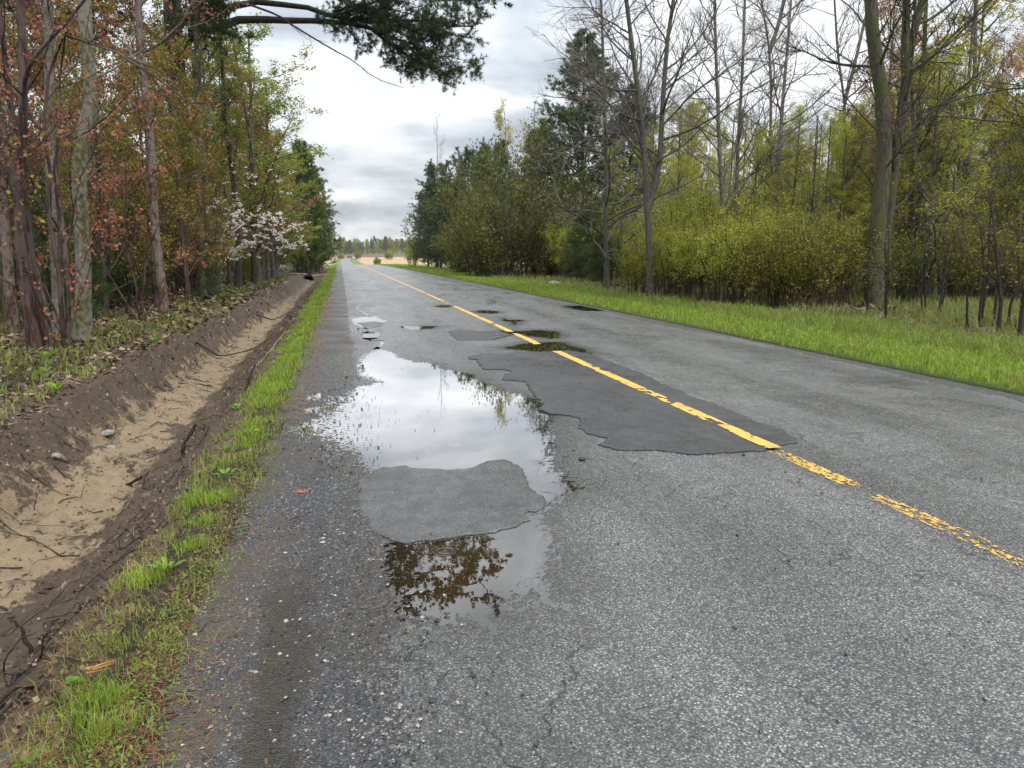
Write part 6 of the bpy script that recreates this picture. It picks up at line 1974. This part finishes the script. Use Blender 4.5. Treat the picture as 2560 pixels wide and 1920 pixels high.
# culvert pipe under the driveway
t = thing('culvert_pipe', 'black plastic culvert pipe poking out under the driveway', 'pipe', (-2.35, 57.6, -.30), 0)
mb = MB()
n = 14
yy = np.linspace(0, 3.2, n)
for s in (1, .88):
    mb.tubes(np.stack([yy * 0, yy, yy * 0], -1)[None], (s * .36 + .02 * (np.arange(n) % 2))[None], 20)
link('pipe_wall', mb.mesh('pipe_wall', M_PIPE, True), t)
mb = MB()
a = np.linspace(0, 2 * np.pi, 21)[:-1]
ro, ri = .40, .31
V = np.concatenate([np.stack([np.cos(a) * r_, a * 0 - .01, np.sin(a) * r_], -1) for r_ in (ro, ri)])
i = np.arange(20)
mb.add(V, np.stack([i, (i + 1) % 20, 20 + (i + 1) % 20, 20 + i], -1))
link('rim', mb.mesh('rim', M_PIPE), t)


# weeds: bright broad leaves among the grass
def weed(seed, n, ln, asp, up):
    rng = np.random.default_rng(seed)
    mb = MB()
    a = np.arange(n) * 2.4 + rng.uniform(0, .5, n)
    A = np.stack([np.cos(a), np.sin(a), np.full(n, up) * rng.uniform(.6, 1.4, n)], -1)
    A = unit(A) * (ln * rng.uniform(.7, 1.2, (n, 1)))
    side = unit(np.cross(A, np.array([0, 0, 1.])))
    # each leaf: 6-gon with a fold
    C = np.zeros((n, 3)) + A * .12
    ws = [.0, .75, 1.0, .7]
    rows = []
    for tt, w in zip((.0, .35, .62, .86), ws):
        m = C + A * tt + np.array([0, 0, -1]) * (ln * .22 * tt ** 2)
        rows.append((m - side * ln * asp * w + np.array([0, 0, ln * .06 * w]), m, m + side * ln * asp * w + np.array([0, 0, ln * .06 * w])))
    tip = C + A + np.array([0, 0, -1]) * (ln * .24)
    V = np.stack([r for row in rows for r in row] + [tip], 1)
    o = np.arange(n)[:, None] * 13
    F = []
    for q in range(3):
        for s in (0, 1):
            F.append(o + np.array([[q * 3 + s, q * 3 + s + 1, q * 3 + 4 + s, q * 3 + 3 + s]]))
    mb.add(V.reshape(-1, 3), np.concatenate(F))
    mb.f.append((np.concatenate([o + np.array([[9, 10, 12]]), o + np.array([[10, 11, 12]])]), 0))
    return mb.mesh('weed', M_WEED, True)


W1, W2, W3 = weed(501, 7, .06, .22, .9), weed(502, 5, .05, .34, 1.2), weed(503, 9, .10, .13, .8)
for i, (x, y, m, s, lab) in enumerate([(-1.0, 2.78, W2, .9, 'three-leaved bright seedling by the rusty needles'), (-.90, 2.72, W2, .8, 'clover-like seedling right of the three-leaved one'), (-1.37, 2.62, W2, .6, 'lone lime seedling on dark soil at the foot of the slope'),
                                       (-1.12, 2.42, W2, .8, 'bright seedling beside the black asphalt chunks'), (-.98, 2.1, W2, .9, 'fresh seedling pair low in the near corner'), (-.95, 2.25, W1, .8, 'small leafy weed near the bottom edge of the verge'),
                                       (-.88, 3.75, W3, 1.0, 'dandelion rosette with long toothed leaves midway along the near verge'), (-.92, 4.6, W1, 1.1, 'broad-leaved weed in the verge before the rosette'), (-.85, 5.4, W3, 1.0, 'upright weed clump beside the worn grey patch'),
                                       (-.95, 6.1, W1, 1.3, 'pale green weed clump where the verge leans into the ditch'), (-.80, 6.6, W3, 1.2, 'leafy clump near the yellow dandelion'), (-1.05, 7.6, W1, 1.4, 'weed clump on the ditch edge past the dandelion'),
                                       (-3.05, 8.9, W1, 2.2, 'leafy green plant on the lip of the left bank'), (-3.5, 9.8, W1, 2.6, 'yellowish leafy plant among the bank grass'), (-3.2, 7.4, W3, 1.8, 'long-leaved plant on the near left bank'),
                                       (-3.1, 13.5, W1, 2.4, 'green plant hanging over the bank below the greenish trunk'), (-3.9, 11.2, W1, 3.0, 'large leafy plant at the foot of the twin stems')]):
    o = link('weed', m, loc=(x, y, dzs(x, y) if x < -.78 else .01), label=lab, cat='weed', group='weeds in the verge and on the bank')
    o.rotation_euler = (0, 0, i * 1.7)
    o.scale = (s, s, s)

t = thing('dandelion', 'single yellow dandelion flower in the left grass verge', 'flower', (-.72, 6.25, 0.0))
mb = MB()
mb.tubes(np.array([[(0, 0, 0), (.005, 0, .05), (.0, .005, .09)]]), np.array([[.003, .0028, .0026]]), 5)
link('stem', mb.mesh('stem', M_WEED), t)
rng = np.random.default_rng(9)
mb = MB()
a = rng.uniform(0, 6.28, 60)
A = np.stack([np.cos(a), np.sin(a), rng.uniform(.1, 1.6, 60)], -1)
A = unit(A) * .018
mb.leaves(np.tile([[0, .005, .09]], (60, 1)), A, perp_rand(rng, unit(A)) * .003)
link('flower_head', mb.mesh('flower_head', M_DANDELION), t)

mb = MB()
rng = np.random.default_rng(10)
a = rng.uniform(-.3, 2.6, 26)
A = np.stack([np.cos(a), np.sin(a), rng.uniform(.0, .5, 26)], -1)
A = unit(A) * .05
mb.spikes(np.tile([[0, 0, .006]], (26, 1)), A, perp_rand(rng, unit(A)) * .0028)
link('needle_tuft', mb.mesh('needle_tuft', mat_leaf('orange_dead_needle', [(.42, .13, .04), (.5, .2, .07)], .1)), loc=(-.30, 4.75, .008), label='tuft of orange dead pine needles on the gravel shoulder', cat='needle tuft')
mb = MB()
a = rng.uniform(.1, .5, 22)
A = np.stack([np.cos(a), np.sin(a), rng.uniform(.0, .25, 22)], -1)
A = unit(A) * .09
mb.spikes(np.tile([[0, 0, .02]], (22, 1)) + rng.normal(size=(22, 3)) * .006, A, perp_rand(rng, unit(A)) * .0022)
link('needle_tuft', mb.mesh('needle_tuft', mat_leaf('tan_dead_needle', [(.40, .19, .07), (.48, .27, .12)], .1)), loc=(-.93, 2.74, .02), label='fan of tan dead pine needles in the near verge', cat='needle tuft')
